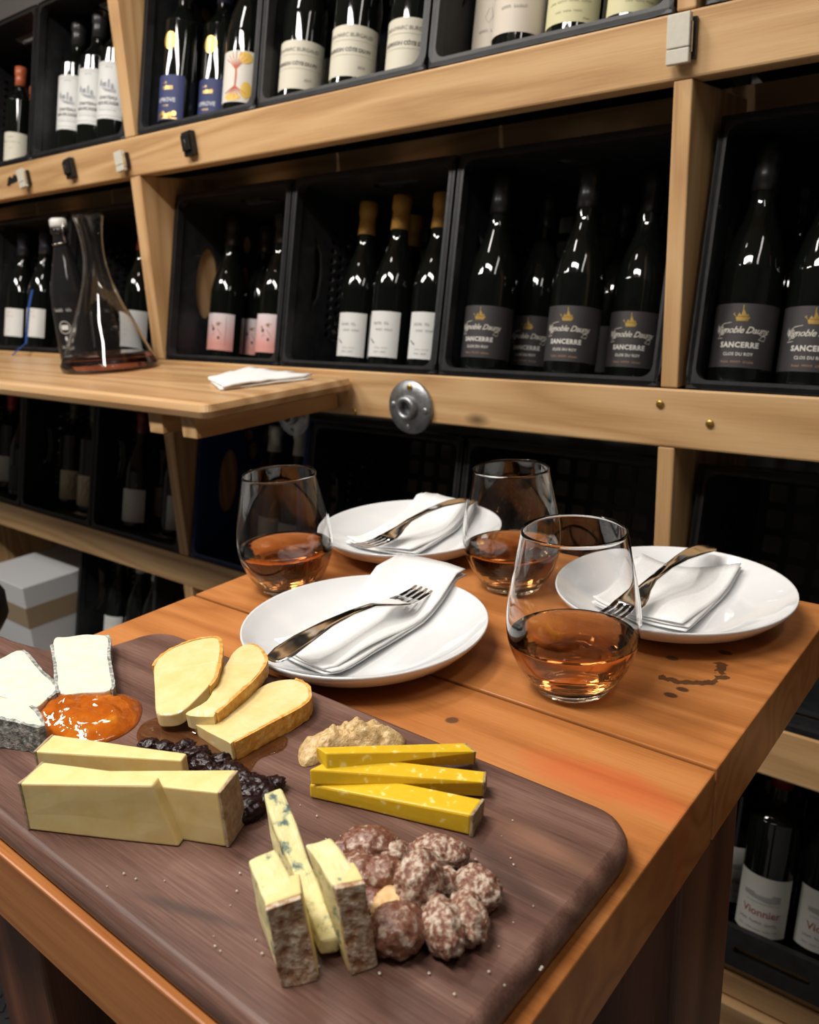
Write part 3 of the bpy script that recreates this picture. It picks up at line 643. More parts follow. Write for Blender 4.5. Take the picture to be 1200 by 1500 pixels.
# floor row
G = 'estate bottles on the floor row'
bottle('estate', 'floor', (1122, 1308), .062, 4, 'bottle with whole cream estate label standing above the lip slot', G)
bottle('estate', 'floor', (1068, 1275), .12, 16, 'bottle with cream estate label half hidden by the table leg', G)
bottle('estate', 'floor', (1205, 1330), .085, 20, 'bottle with cream estate label beside the one above the lip slot', G)
bottle('estate', 'floor', (1165, 1270), .19, 16, 'red capped bottle behind the estate labelled ones', G)
G = 'bottles in the floor crates behind the table'
bottle('white_slim', 'floor', (172, 890), .09, 30, 'slim white labelled bottle in floor crate beside the carton', G, x=-1.985)
bottle('pale_cap', 'floor', (208, 880), .09, 35, 'pale labelled bottle in floor crate beside slim one', G, x=-1.885)
bottle('pale_cap', 'floor', (252, 880), .07, 25, 'pale capped bottle in floor crate near the table edge', G, x=-1.785)

# ------------------------------------------------------------------ fittings on the beams
def clip(p, wd, ht, m, label, angle=0.0, group='clips on the top beam'):
    q = PY(p, Y)
    M = Matrix.Translation(q) @ Matrix.Rotation(math.radians(angle), 4, 'Y')
    r = root('clip', label, 'clip', matrix=M, group=group)
    def b(name, x0, x1, y0, y1, z0, z1, mm, bev=0.001): return obj(name, fix(mesh(boxv(x0, x1, y0, y1, z0, z1), BOXF), bev), mm, r)
    if m is WHITEPL:
        b('magnet_base', -wd / 2 + .003, wd / 2 + .004, -0.007, -0.0005, -ht / 2 + .004, ht / 2 - .004, BLACKP)
        b('upper_jaw', -wd / 2, wd / 2, -0.016, -0.0075, -ht * 0.18, ht / 2, m)
        b('lower_jaw', -wd / 2, wd / 2, -0.016, -0.0075, -ht / 2, -ht * 0.20, m)
        b('spring', wd / 2 - .001, wd / 2 + .002, -0.014, -0.009, -ht * 0.3, ht * 0.3, STEEL, 0)
    else:
        b('jaw', -wd / 2, wd / 2, -0.012, -0.0005, -ht / 2, ht / 2, m)
        b('lever', -wd * 0.38, wd * 0.38, -0.017, -0.0122, -ht * 0.3, ht * 0.36, m)
        v, f = tube_geo([(0.001, -0.0178, 0.006), (0.003, -0.0185, 0.0), (0.000, -0.0178, -0.007)], 0.0007, 6); obj('spring', mesh(v, f), STEEL, r)
clip((1001, 60), 0.026, 0.050, WHITEPL, 'pale plastic clip on the beam above the post of black labelled bottles', 0)
clip((184, 237), 0.025, 0.036, WHITEPL, 'ivory plastic clip on the beam above the post by the decanter', -6)
clip((40, 262), 0.025, 0.038, WHITEPL, 'ivory plastic clip on the beam beside a moustache sticker', -8)
clip((282, 211), 0.026, 0.040, BLACKP, 'small black clip on the beam under the blue labelled bottles', -6)
clip((107, 247), 0.026, 0.038, BLACKP, 'small black clip on the beam under the castle labelled bottles', -8)
q = PY((18, 264), Y - 0.0012)
ms = merge([[(v, fc) for v, fc in [(([(x, 0, z) for x, z in pts] + [(x, 0.0011, z) for x, z in pts]), [tuple(range(len(pts))), tuple(range(len(pts), 2 * len(pts)))[::-1]] + [(k, (k + 1) % len(pts), len(pts) + (k + 1) % len(pts), len(pts) + k) for k in range(len(pts))])]][0]
            for pts in ([(-0.030, -0.008), (-0.024, -0.004), (-0.018, 0.006), (-0.008, 0.009), (0.0, 0.003), (0.0, -0.006), (-0.010, -0.007), (-0.018, -0.011)], [(0.0, 0.003), (0.010, 0.011), (0.020, 0.008), (0.030, 0.010), (0.026, -0.001), (0.014, -0.005), (0.0, -0.006)])])
o = obj('moustache_sticker', fix(mesh([Vector(v) + q for v in ms[0]], ms[1])), BLACKP); tag(o, 'black moustache shaped sticker on the pine beam', 'sticker')
def flange(p, y, r0, label):
    q = PY(p, y)
    M = Matrix.Translation(q) @ Matrix.Rotation(PI / 2, 4, 'X')
    r = root('pipe_flange', label, 'flange', matrix=M, group='grey iron pipe flanges')
    obj('disc', lathe_mesh([(r0 * .98, 0.0005), (r0, 0.003), (r0 * 0.97, 0.007), (r0 * 0.60, 0.0085), (r0 * .46, 0.010)], 40), ZINC, r)
    obj('socket', lathe_mesh([(r0 * .24, 0.004), (r0 * .46, 0.008), (r0 * .44, 0.018), (r0 * .40, 0.021), (r0 * .27, 0.021), (r0 * .24, 0.018)], 32, close=True), ZINC, r)
    obj('bore', lathe_mesh([(r0 * .245, 0.0088), (r0 * .245, 0.0095)], 24), ZINC, r)
    for k in range(4):
        a = PI / 2 + k * PI / 2 - 0.1
        c = Matrix.Translation((r0 * .74 * math.cos(a), r0 * .74 * math.sin(a), 0.007))
        obj('screw', lathe_mesh([(0.0052, 0), (0.005, 0.002), (0.003, 0.0032)], 14), BRASS if k == 0 else ZINC, r, c)
flange((604, 596), Y, 0.043, 'round grey iron pipe flange screwed to the pine beam')
flange((432, 606), Y, 0.040, 'grey iron pipe flange in shade beneath the counter end')

# ------------------------------------------------------------------ counter with decanter
ZC = 0.912
CX1, CX0, CY0, CY1 = -0.925, -3.0, 0.690, 0.998
ct = root('counter_board', 'thick round-edged wooden counter board fixed to the shelf beam', 'counter', (CX1, CY1, ZC))
pts = []
for cx, cy, a0, rr in ((CX1 - .018, CY1 - .02, 0, .018), (CX0 + .002, CY1 - .002, 90, .002), (CX0 + .002, CY0 + .002, 180, .002), (CX1 - .012, CY0 + .012, 270, .012)):
    for k in range(5):
        a = math.radians(a0 + 22.5 * k); pts.append((cx + rr * math.cos(a), cy + rr * math.sin(a)))
n = len(pts)
def inset(d): 
    return [(x - d * (1 if x > -2 else -1), y + d * (1 if y < 0.85 else -1)) for x, y in pts]
lay = [(0.009, ZC - .024), (0.003, ZC - .021), (0.0, ZC - .012), (0.003, ZC - .003), (0.009, ZC)]
vs, fs = [], []
for d, z in lay: vs += [(x, y, z) for x, y in inset(d)]
for i in range(len(lay) - 1):
    for k in range(n): fs.append((i * n + k, i * n + (k + 1) % n, (i + 1) * n + (k + 1) % n, (i + 1) * n + k))
fs += [tuple(range(n))[::-1], tuple(range((len(lay) - 1) * n, len(lay) * n))]
obj('board', fix(mesh(shifted(vs, ct), fs)), COUNTER, ct)
for x in (-1.085, -1.004):
    box('batten', x, x + 0.034, CY0 + 0.016, Y - 0.002, ZC - 0.056, ZC - 0.0245, PINE[1], ct, 0.0015)

# decanter
dp = PZ((166, 540), ZC); dp.y = min(dp.y, 0.898); dp.z = ZC + 0.0008
SD = 1.0
dpo = [(0.086, 0.0), (0.090, 0.004), (0.091, 0.010)] + smooth_prof([(0.0905, 0.012), (0.078, 0.040), (0.062, 0.078), (0.045, 0.118), (0.030, 0.160), (0.0225, 0.195), (0.0205, 0.220), (0.0225, 0.250), (0.0285, 0.283)], 6)
dpi = [(max(r_ - 0.0022, 0.001), max(z_, 0.006)) for r_, z_ in dpo][::-1]
dpi = [q_ for q_ in dpi if q_[1] > 0.007] + [(0.080, 0.006), (0.001, 0.006)]
dec = root('decanter', 'clear glass wine decanter with a little rosé on the counter', 'decanter', dp)
obj('glass', lathe_mesh([(0.001, 0.0)] + dpo + [(0.0278, 0.2845)] + dpi, 48, cap0=True, cap1=True), GLASS, dec)
obj('wine', lathe_mesh([(0.001, 0.0058), (0.082, 0.0058), (0.0885, 0.010), (0.0885, 0.012), (0.0810, 0.029), (0.001, 0.029)], 48), WINE_D, dec)

# swing top bottle on the counter
sp = PZ((112, 521), ZC); sp.z = ZC + 0.0008; sp.y = min(sp.y, 0.955)
sp = PY((112, 500), 0.955); sp.z = ZC + 0.0008
sw = root('swing_top_bottle', 'clear swing-top bottle printed in white on black behind the decanter', 'bottle', sp)
SG = mat('smoky_glass', (0.014, 0.014, 0.015), 0.05, spec=0.6)
pr = [(0.030, 0), (0.0365, 0.003), (0.0375, 0.01)] + smooth_prof([(0.0375, 0.015), (0.0375, 0.13), (0.036, 0.152), (0.027, 0.19), (0.0185, 0.225), (0.0145, 0.25), (0.0140, 0.262)], 5) + [(0.0175, 0.264), (0.0175, 0.272), (0.015, 0.275)]
obj('glass_body', lathe_mesh(pr, 36), SG, sw)
pb = obj('printed_band', label_mesh(0.0379, 0.020, 0.125, 1.4), flat((0.012, 0.012, 0.013), 0.3), sw)
tz = 0.4
obj('white_print', wrap([strip2([(x, y) for x, y in ellipse(0.0, 0.075, 0.012, 0.0125, 20)] + [(0.012, 0.075)], 0.0016), poly2(rrect(-0.008, 0.008, 0.070, 0.080, 0.001, 1)), place2(text_geo('-----', 0.0095, 0, 1, 0.0003), 0, 0.032), poly2(ellipse(0, 0.052, 0.0025, 0.005, 8)), place2(text_geo('-------', 0.0098, 0, 1.0, 0.0004), 0.0, 0.108), place2(text_geo('--------', 0.006), 0, 0.018)], 0.0383, 0.0, 0.55), flat((0.60, 0.60, 0.58)), pb)
obj('stopper', lathe_mesh([(0.0165, 0.2755), (0.0172, 0.280), (0.0165, 0.291), (0.012, 0.294)], 24), flat((0.62, 0.61, 0.58), 0.3), sw)
wv, wf = merge([tube_geo([(s * 0.0185, 0, 0.245), (s * 0.019, -0.004, 0.262), (s * 0.0185, 0, 0.283), (s * 0.010, 0.0, 0.288)], 0.0011, 6) for s in (-1, 1)] + [tube_geo([(-0.0185, 0, 0.245), (-0.013, -0.0135, 0.243), (0.0, -0.0188, 0.241), (0.013, -0.0135, 0.243), (0.0185, 0, 0.245)], 0.0011, 6)])
obj('wire_bail', mesh(wv, wf, True), STEEL, sw)

# blue ribbon hanging over the crate lip
rp = [PY(p, y_) for p, y_ in (((47, 425), 1.02), ((42, 450), 1.0), ((40, 478), 0.992), ((38, 503), 0.985), ((27, 512), 0.980), ((18, 521), 0.975))]
rv, rf = [], []
for i, p in enumerate(rp):
    rv += [p + Vector((-0.005, 0, 0)), p + Vector((0.005, 0, 0.001)), p + Vector((0.005, 0.001, 0.001)), p + Vector((-0.005, 0.001, 0))]
for i in range(len(rp) - 1):
    for k in range(4): rf.append((i * 4 + k, i * 4 + (k + 1) % 4, i * 4 + 4 + (k + 1) % 4, i * 4 + 4 + k))
o = obj('ribbon', fix(mesh(rv, rf)), flat((0.02, 0.07, 0.28), 0.5)); tag(o, 'narrow blue ribbon hanging between two white labelled bottles', 'ribbon')

# folded napkin on the counter
def napkin_sheet(corners, z_of, th, nu=16, nv=10, amp=0.0008, seed=0):
    """corners: 4 world xy points round the sheet"""
    a, b, c, d = [Vector((p[0], p[1], 0)) for p in corners]
    top, bot = [], []
    for j in range(nv + 1):
        for i in range(nu + 1):
            u, v = i / nu, j / nv
            p = a * (1 - u) * (1 - v) + b * u * (1 - v) + c * u * v + d * (1 - u) * v
            z = z_of(p.x, p.y) + amp * noise.noise(Vector((p.x * 45 + seed, p.y * 45, seed)))
            bot.append(Vector((p.x, p.y, z))); top.append(Vector((p.x, p.y, z + th)))
    vs = bot + top; o_ = len(bot); fs = []
    W = nu + 1
    for j in range(nv):
        for i in range(nu):
            q_ = (j * W + i, j * W + i + 1, (j + 1) * W + i + 1, (j + 1) * W + i)
            fs.append(q_[::-1]); fs.append(tuple(k + o_ for k in q_))
    for i in range(nu):
        fs.append((i, i + 1, o_ + i + 1, o_ + i)); k = nv * W; fs.append((k + i + 1, k + i, o_ + k + i, o_ + k + i + 1))
    for j in range(nv):
        fs.append(((j + 1) * W, j * W, o_ + j * W, o_ + (j + 1) * W)); fs.append((j * W + nu, (j + 1) * W + nu, o_ + (j + 1) * W + nu, o_ + j * W + nu))
    return vs, fs
nc = [PZ(p, ZC + 0.004) for p in ((306, 556), (322, 569), (456, 553), (372, 541))]
cn = sum((p for p in nc), Vector()) / 4
nk = root('paper_napkin', 'crumpled folded white paper napkin lying on the wooden counter', 'napkin', (cn.x, cn.y, ZC))
for i, (tw, dz, am) in enumerate(((0.0, 0.0012, 0.0015), (0.05, 0.0055, 0.004))):
    cs = []
    for p in nc:
        d = p - cn; cs.append((cn.x + d.x * math.cos(tw) - d.y * math.sin(tw), cn.y + d.x * math.sin(tw) + d.y * math.cos(tw)))
    v, f = napkin_sheet(cs, lambda x, y: ZC + dz, 0.0032, amp=am, seed=3 + i)
    obj('folded_layer', fix(mesh(shifted(v, nk), f), smooth=True), PAPER, nk)

# ------------------------------------------------------------------ carton, stool, mat
cp = PZ((32, 862), 0.32)
x1c, y0c, y1c = cp.x, cp.y, Y + 0.19
cb = root('carton', 'white cardboard wine carton with tan tape pushed into the floor row', 'box', (x1c - 0.12, y0c + 0.1, 0.0985))
box('carton_body', x1c - 0.26, x1c, y0c, y1c, 0.0985, 0.32, CARTON, cb, 0.003)
box('tape', x1c - 0.26, x1c + 0.0012, y0c - 0.0012, y1c + 0.0006, 0.205, 0.262, TAPE, cb)
st_ = PZ((-171, 925), 0.63)
sr = root('stool', 'black padded round stool standing beside the table', 'stool', (st_.x - 0.02, st_.y, 0))
c0 = Vector((0, 0, 0))
obj('seat', lathe_mesh([(0.13, 0.60), (0.155, 0.604), (0.165, 0.620), (0.165, 0.645), (0.155, 0.66), (0.10, 0.668), (0.01, 0.669)], 40), mat('black_vinyl', (0.008, 0.008, 0.009), 0.4), sr)
for k in range(4):
    a = PI / 4 + k * PI / 2
    v, f = tube_geo([(0.10 * math.cos(a), 0.10 * math.sin(a), 0.602), (0.17 * math.cos(a), 0.17 * math.sin(a), 0.0)], 0.011, 10); obj('leg', mesh(v, f, True), BLACKP, sr)
v, f = tube_geo([(0.145 * math.cos(2 * PI * k / 24), 0.145 * math.sin(2 * PI * k / 24), 0.20) for k in range(25)], 0.008, 8); obj('foot_ring', mesh(v, f, True), BLACKP, sr)
mt = root('floor_mat', 'black rubber mat with raised tread bars on the floor', 'mat', (-0.9, 0.35, 0))
box('mat_base', -1.75, -0.42, -0.35, 0.70, 0.0005, 0.006, MATB, mt, 0.002)
tv = []
for i in range(44):
    for j in range(34):
        x = -1.73 + i * 0.030; y = -0.33 + j * 0.030; a = PI / 4 if (i + j) % 2 else -PI / 4
        if y > 0.68: continue
        c, s = math.cos(a), math.sin(a)
        b_ = boxv(-0.011, 0.011, -0.0028, 0.0028, 0.006, 0.0085)
        tv.append(([(x + p.x * c - p.y * s, y + p.x * s + p.y * c, p.z) for p in b_], BOXF))
v, f = merge(tv); o = obj('tread_bars', mesh(shifted(v, mt), f), MATB, mt); o['kind'] = 'stuff'

# ------------------------------------------------------------------ table
T = 0.78
TX0, TX1, TY0, TY1, SEAM = -0.648, -0.137, 0.147, 0.741, 0.446
tb = root('tasting_table', 'thick plank cherry wood tasting table set with cheese and wine', 'table', ((TX0 + TX1) / 2, (TY0 + TY1) / 2, 0))
oc = tb.location
def stain_ring(M, cx, cy, rad, width, col, amin, amax, nscale, seed=0, thr=0.5):
    tc = N(M, 'ShaderNodeTexCoord'); mp = N(M, 'ShaderNodeMapping'); mp.inputs['Location'].default_value = (-(cx - oc.x), -(cy - oc.y), 0)
    L(M, tc, 'Object', mp, 0); sx = N(M, 'ShaderNodeSeparateXYZ'); L(M, mp, 0, sx, 0)
    nz = N(M, 'ShaderNodeTexNoise', i_Scale=nscale, i_Detail=3.0); L(M, tc, 'Object', nz, 0)
    def ma(op, a, b=None):
        q_ = N(M, 'ShaderNodeMath', operation=op)
        for k, z in enumerate((a, b)):
            if z is None: continue
            if isinstance(z, (int, float)): q_.inputs[k].default_value = z
            else: M.node_tree.links.new(z, q_.inputs[k])
        return q_.outputs[0]
    x, y = sx.outputs[0], sx.outputs[1]
    rr = ma('SQRT', ma('ADD', ma('MULTIPLY', x, x), ma('MULTIPLY', y, y)))
    d = ma('ABSOLUTE', ma('SUBTRACT', rr, rad))
    an = ma('ARCTAN2', y, x)
    ins = ma('MULTIPLY', ma('GREATER_THAN', an, amin), ma('LESS_THAN', an, amax))
    near = ma('SUBTRACT', 1.0, ma('DIVIDE', d, width))
    v = ma('ADD', near, ma('MULTIPLY', ma('SUBTRACT', nz.outputs[0], 0.5), 3.0))
    k = ma('MULTIPLY', ins, ma('GREATER_THAN', v, thr))
    k = ma('MULTIPLY', k, ma('GREATER_THAN', near, -0.6))
    q_ = N(M, 'ShaderNodeMath', operation='MULTIPLY'); q_.inputs[1].default_value = 0.8; M.node_tree.links.new(k, q_.inputs[0])
    over(M, q_, 0, col)
def stain_patch(M, p0, p1, hw, col, amt, nscale=30, hard=6.0):
    """soft edged patch along the segment p0-p1"""
    tc = N(M, 'ShaderNodeTexCoord'); d = (p1 - p0); ln = d.length; an = math.atan2(d.y, d.x); c = (p0 + p1) / 2
    mp = N(M, 'ShaderNodeMapping', vector_type='TEXTURE'); mp.inputs['Location'].default_value = (c.x - oc.x, c.y - oc.y, 0); mp.inputs['Rotation'].default_value = (0, 0, an); mp.inputs['Scale'].default_value = (ln / 2, hw, 1)
    L(M, tc, 'Object', mp, 0); fl_ = N(M, 'ShaderNodeVectorMath', operation='MULTIPLY'); fl_.inputs[1].default_value = (1, 1, 0); L(M, mp, 0, fl_, 0)
    le = N(M, 'ShaderNodeVectorMath', operation='LENGTH'); L(M, fl_, 0, le, 0)
    nz = N(M, 'ShaderNodeTexNoise', i_Scale=nscale, i_Detail=3.0); L(M, tc, 'Object', nz, 0)
    ad = N(M, 'ShaderNodeMath', operation='ADD'); M.node_tree.links.new(le.outputs['Value'], ad.inputs[0]); L(M, nz, 0, ad, 1)
    r = N(M, 'ShaderNodeMapRange'); r.inputs[1].default_value = 1.5 + 1.0 / hard; r.inputs[2].default_value = 1.5 - 1.0 / hard; r.inputs[4].default_value = amt
    L(M, ad, 0, r, 0); over(M, r, 0, col)
stain_patch(CHERRY, PZ((770, 1105), T), PZ((1010, 1195), T), 0.015, (0.56, 0.085, 0.030), 0.45, hard=2.8)
stain_patch(CHERRY, PZ((652, 1055), T), PZ((672, 1055), T), 0.004, (0.06, 0.03, 0.02), 0.8)
rc = PZ((1010, 982), T)
stain_ring(CHERRY_B, rc.x - 0.004, rc.y + 0.004, 0.026, 0.006, (0.025, 0.016, 0.012), -2.0, 0.9, 130)
for p in ((983, 1018), (1062, 956), (985, 964), (1000, 1010)):
    c = PZ(p, T); stain_patch(CHERRY_B, c - Vector((0.005, 0, 0)), c + Vector((0.005, 0, 0)), 0.0035, (0.03, 0.018, 0.012), 0.85)
def plank(y0, y1, m): return box('tabletop_plank', TX0, TX1, y0, y1, T - 0.052, T, m, tb, 0.0012, 2)
plank(TY0, SEAM - 0.0016, CHERRY); plank(SEAM + 0.0016, TY1, CHERRY_B)
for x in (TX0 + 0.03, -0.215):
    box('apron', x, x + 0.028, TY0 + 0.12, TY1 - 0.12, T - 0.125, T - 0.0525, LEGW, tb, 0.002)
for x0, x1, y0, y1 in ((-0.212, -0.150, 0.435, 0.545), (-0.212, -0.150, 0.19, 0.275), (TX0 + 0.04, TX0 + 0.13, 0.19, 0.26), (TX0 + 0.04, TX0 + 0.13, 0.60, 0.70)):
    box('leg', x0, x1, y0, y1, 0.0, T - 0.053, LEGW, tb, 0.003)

# ------------------------------------------------------------------ serving board
ZB = T + 0.018
br = root('serving_board', 'dark walnut serving board with rounded corners on the table', 'board', (-0.36, 0.25, T))
bp = rrect(-0.578, -0.143, 0.150, 0.357, 0.028, 8)
# handle growing out of the far-left end
out = []
for (x, y) in bp:
    out.append((x, y))
# insert the handle between the upper-left and lower-left corners
iu = 9 + 8                                    # last point of the upper-left corner arc
hand = [(-0.5795, 0.322), (-0.583, 0.306), (-0.596, 0.290), (-0.62, 0.279), (-0.66, 0.272), (-0.72, 0.268), (-0.742, 0.255), (-0.742, 0.236), (-0.72, 0.224), (-0.66, 0.222), (-0.615, 0.214), (-0.592, 0.203), (-0.581, 0.188)]
out = bp[:iu + 1] + hand + bp[iu + 1:]
yaw = math.radians(-0.6)
def by(x, y, z): 
    X, Yy = x + 0.36, y - 0.25
    return Vector((X * math.cos(yaw) - Yy * math.sin(yaw) - 0.36, X * math.sin(yaw) + Yy * math.cos(yaw) + 0.25, z))
nb = len(out)
cen = Vector((-0.40, 0.25))
def ins2(d):
    res = []
    for k in range(nb):
        a = Vector(out[k - 1]); b = Vector(out[k]); c = Vector(out[(k + 1) % nb])
        t = (c - a).normalized(); nrm = Vector((-t.y, t.x)); res.append((b.x + nrm.x * d, b.y + nrm.y * d))
    return res
vs, fs = [], []
BL = [(0.004, T + 0.0008), (0.0015, T + 0.003), (0.0, T + 0.008), (0.0005, T + 0.012), (0.0025, T + 0.016), (0.006, ZB)]
for d, z in BL: vs += [by(x, y, z) for x, y in ins2(d)]
for i in range(len(BL) - 1):
    for k in range(nb): fs.append((i * nb + k, i * nb + (k + 1) % nb, (i + 1) * nb + (k + 1) % nb, (i + 1) * nb + k))
fs += [tuple(range(nb))[::-1], tuple(range((len(BL) - 1) * nb, len(BL) * nb))]
me = fix(mesh(shifted(vs, br), fs)); 
for p in me.polygons: p.use_smooth = len(p.vertices) == 4
obj('walnut_slab', me, WALNUT, br)
ov = oc; oc = br.location
stain_patch(WALNUT, PZ((700, 1240), ZB), PZ((800, 1330), ZB), 0.006, (0.035, 0.022, 0.02), 0.6, hard=2)
stain_patch(WALNUT, PZ((735, 1205), ZB), PZ((865, 1275), ZB), 0.006, (0.30, 0.155, 0.095), 0.55, hard=1.5)
stain_patch(WALNUT, PZ((200, 1310), ZB), PZ((360, 1360), ZB), 0.003, (0.05, 0.03, 0.026), 0.7, hard=2)
oc = ov

# ------------------------------------------------------------------ plates, napkins, forks
PR = 0.0985
PLATE = [(0.0, 0.006), (0.050, 0.0062), (0.062, 0.0078), (0.075, 0.0125), (0.087, 0.0185), (0.0955, 0.0245), (PR, 0.0268)]
def plate_z(r):
    for (a, za), (b, zb) in zip(PLATE, PLATE[1:]):
        if r <= b: return za + (zb - za) * (r - a) / (b - a)
    return PLATE[-1][1]
up = smooth_prof(PLATE[1:], 4)
pprof = [(0.001, 0.0022), (0.052, 0.0022), (0.054, 0.0), (0.058, 0.0), (0.060, 0.003), (0.076, 0.0075), (0.089, 0.0135), (0.0975, 0.0215), (0.1000, 0.0256), (0.0997, 0.0272)] + up[::-1] + [(0.001, 0.006)]
pmesh = lathe_mesh(pprof, 72)
PLC = [(Vector((-0.424, 0.450, T)), 'round white china plate beside the serving board, fork tines on napkin'), (Vector((-0.552, 0.668, T)), 'round white china plate at the back between two wine glasses'), (Vector((-0.249, 0.652, T)), 'round white china plate at the table corner behind a glass')]
for c, lb in PLC:
    c.z = T + 0.0004
    o = obj('dinner_plate', pmesh, CHINA); o.location = c; tag(o, lb, 'plate', 'white plates on the table')
def plate_napkin(c, cs, label, fold=0.25, layers=3):
    def zf(x, y): return c.z + plate_z(math.hypot(x - c.x, y - c.y)) if math.hypot(x - c.x, y - c.y) < PR else c.z + 0.0272
    ctr = sum((Vector((p[0], p[1], 0)) for p in cs), Vector()) / 4
    r = root('paper_napkin', label, 'napkin', (ctr.x, ctr.y, c.z + 0.006), 'paper napkins on plates')
    for i in range(layers):
        tw = (0.0, 0.035, -0.03)[i]; sc_ = (1.0, 0.985, 0.97)[i]
        q4 = []
        for p in cs:
            d = (Vector((p[0], p[1], 0)) - ctr) * sc_; q4.append((ctr.x + d.x * math.cos(tw) - d.y * math.sin(tw), ctr.y + d.x * math.sin(tw) + d.y * math.cos(tw)))
        def zz(x, y, i=i): return zf(x, y) + 0.0031 + i * 0.0016 + 0.0018 * (1 + math.sin((x + y) * 55 + c.x * 30)) * 0.5 * i
        v, f = napkin_sheet(q4, zz, 0.0011, 22, 14, 0.0009, seed=c.x * 10 + i)
        obj('folded_layer', fix(mesh(shifted(v, r), f), smooth=True), PAPER, r)
    return r
def q(ps, z): return [tuple(PZ(p, z).xy) for p in ps]
plate_napkin(PLC[0][0], q([(400, 948), (478, 984), (684, 862), (592, 832)], T + 0.018), 'folded white napkin under fork on the plate beside the board')
plate_napkin(PLC[1][0], q([(507, 795), (604, 811), (694, 757), (622, 744)], T + 0.014), 'folded white napkin under fork on the plate at the back')
plate_napkin(PLC[2][0], q([(868, 882), (1005, 921), (1085, 845), (935, 828)], T + 0.014), 'folded white napkin under fork on the corner plate')

def fork_mesh():
    """along +x: handle end at 0, tines end at 0.19; z up"""
    prof = [(0.0, 0.004, 0.0016), (0.003, 0.0085, 0.0022), (0.012, 0.0112, 0.0026), (0.03, 0.0100, 0.0026), (0.055, 0.0066, 0.0028), (0.080, 0.0044, 0.0032), (0.105, 0.0042, 0.0034), (0.118, 0.0066, 0.0026), (0.128, 0.0105, 0.0020), (0.137, 0.0125, 0.0017), (0.144, 0.0128, 0.0016)]
    def zc(x): return 0.006 * math.sin(PI * min(x / 0.118, 1)) - (0.009 * math.sin(PI * min(max((x - 0.112) / 0.085, 0), 1)) if x > 0.112 else 0)
    vs, fs = [], []
    m_ = 14
    for x, hw, th in prof:
        for k in range(m_):
            a = 2 * PI * k / m_; ca, sa = math.cos(a), math.sin(a)
            yy = hw * (abs(ca) ** 0.7) * (1 if ca >= 0 else -1); zz = th / 2 * (abs(sa) ** 0.7) * (1 if sa >= 0 else -1)
            if sa > 0 and x < 0.06: zz -= 0.0008 * (1 - (yy / max(hw, 1e-4)) ** 2)
            vs.append((x, yy, zc(x) + zz))
    for i in range(len(prof) - 1):
        for k in range(m_): fs.append((i * m_ + k, i * m_ + (k + 1) % m_, (i + 1) * m_ + (k + 1) % m_, (i + 1) * m_ + k))
    fs += [tuple(range(m_))[::-1], tuple(range((len(prof) - 1) * m_, len(prof) * m_))]
    handle = fix(mesh(vs, fs, True), smooth=True)
    ts = []
    for t in range(4):
        yc = -0.0098 + t * 0.00653
        v2, f2 = [], []
        st2 = [(0.139, 0.0026, 0.0016), (0.150, 0.0021, 0.0016), (0.165, 0.0018, 0.0015), (0.180, 0.0014, 0.0012), (0.190, 0.0005, 0.0007)]
        for x, hw, th in st2:
            for sy, sz in ((-1, -1), (1, -1), (1, 1), (-1, 1)): v2.append((x, yc * (1 - 0.06 * (x - 0.139) / 0.05) + sy * hw, zc(x) + sz * th / 2))
        for i in range(len(st2) - 1):
            for k in range(4): f2.append((i * 4 + k, i * 4 + (k + 1) % 4, i * 4 + 4 + (k + 1) % 4, i * 4 + 4 + k))
        f2 += [(3, 2, 1, 0), tuple(range(16, 20))]
        ts.append(fix(mesh(v2, f2), 0.0003, 1))
    return handle, ts
FORK = fork_mesh()
def fork(p_end, z_end, p_tip, z_tip, label, roll=0):
    a = PZ(p_end, z_end); b = PZ(p_tip, z_tip)
    x = (b - a).normalized(); y = Vector((0, 0, 1)).cross(x).normalized(); z = x.cross(y)
    M = Matrix.Identity(4)
    for i in range(3): M[i][0] = x[i]; M[i][1] = y[i]; M[i][2] = z[i]; M[i][3] = a[i]
    s = (b - a).length / 0.19
    M = M @ Matrix.Diagonal((s, min(s, 1.0), min(s, 1.0), 1))
    r = root('fork', label, 'fork', matrix=M, group='steel forks')
    obj('handle', FORK[0], STEEL, r)
    for t in FORK[1]: obj('tine', t, STEEL, r)
    return (b - a).length
fl_ = [fork((398, 968), T + 0.0315, (641, 840), T + 0.0325, 'polished steel fork across the plate beside the serving board'),
       fork((690, 731), T + 0.037, (516, 797), T + 0.0315, 'polished steel fork on the plate at the back'),
       fork((1042, 800), T + 0.036, (872, 903), T + 0.031, 'polished steel fork seen through glass on the corner plate')]

# ------------------------------------------------------------------ wine glasses
GO = [(0.020, 0.0), (0.0265, 0.0012)] + smooth_prof([(0.0285, 0.004), (0.0375, 0.017), (0.0440, 0.033), (0.0462, 0.048), (0.0450, 0.066), (0.0405, 0.090), (0.0352, 0.1165)], 7)
GI = [(r_ - (0.0011 if z_ > 0.02 else 0.0014), z_) for r_, z_ in GO if z_ > 0.0105][::-1]
gi = GI + smooth_prof([(GI[-1][0], GI[-1][1]), (0.024, 0.0072), (0.012, 0.0062), (0.0008, 0.006)], 4)[1:]
gmesh = lathe_mesh([(0.0008, 0.0006)] + GO + [(0.0347, 0.1172)] + gi, 64)
LV = 0.043
def r_in(z):
    pts_ = sorted(gi, key=lambda t: t[1])
    for (ra, za), (rb, zb) in zip(pts_, pts_[1:]):
        if za <= z <= zb and zb > za: return ra + (rb - ra) * (z - za) / (zb - za)
    return pts_[0][0]
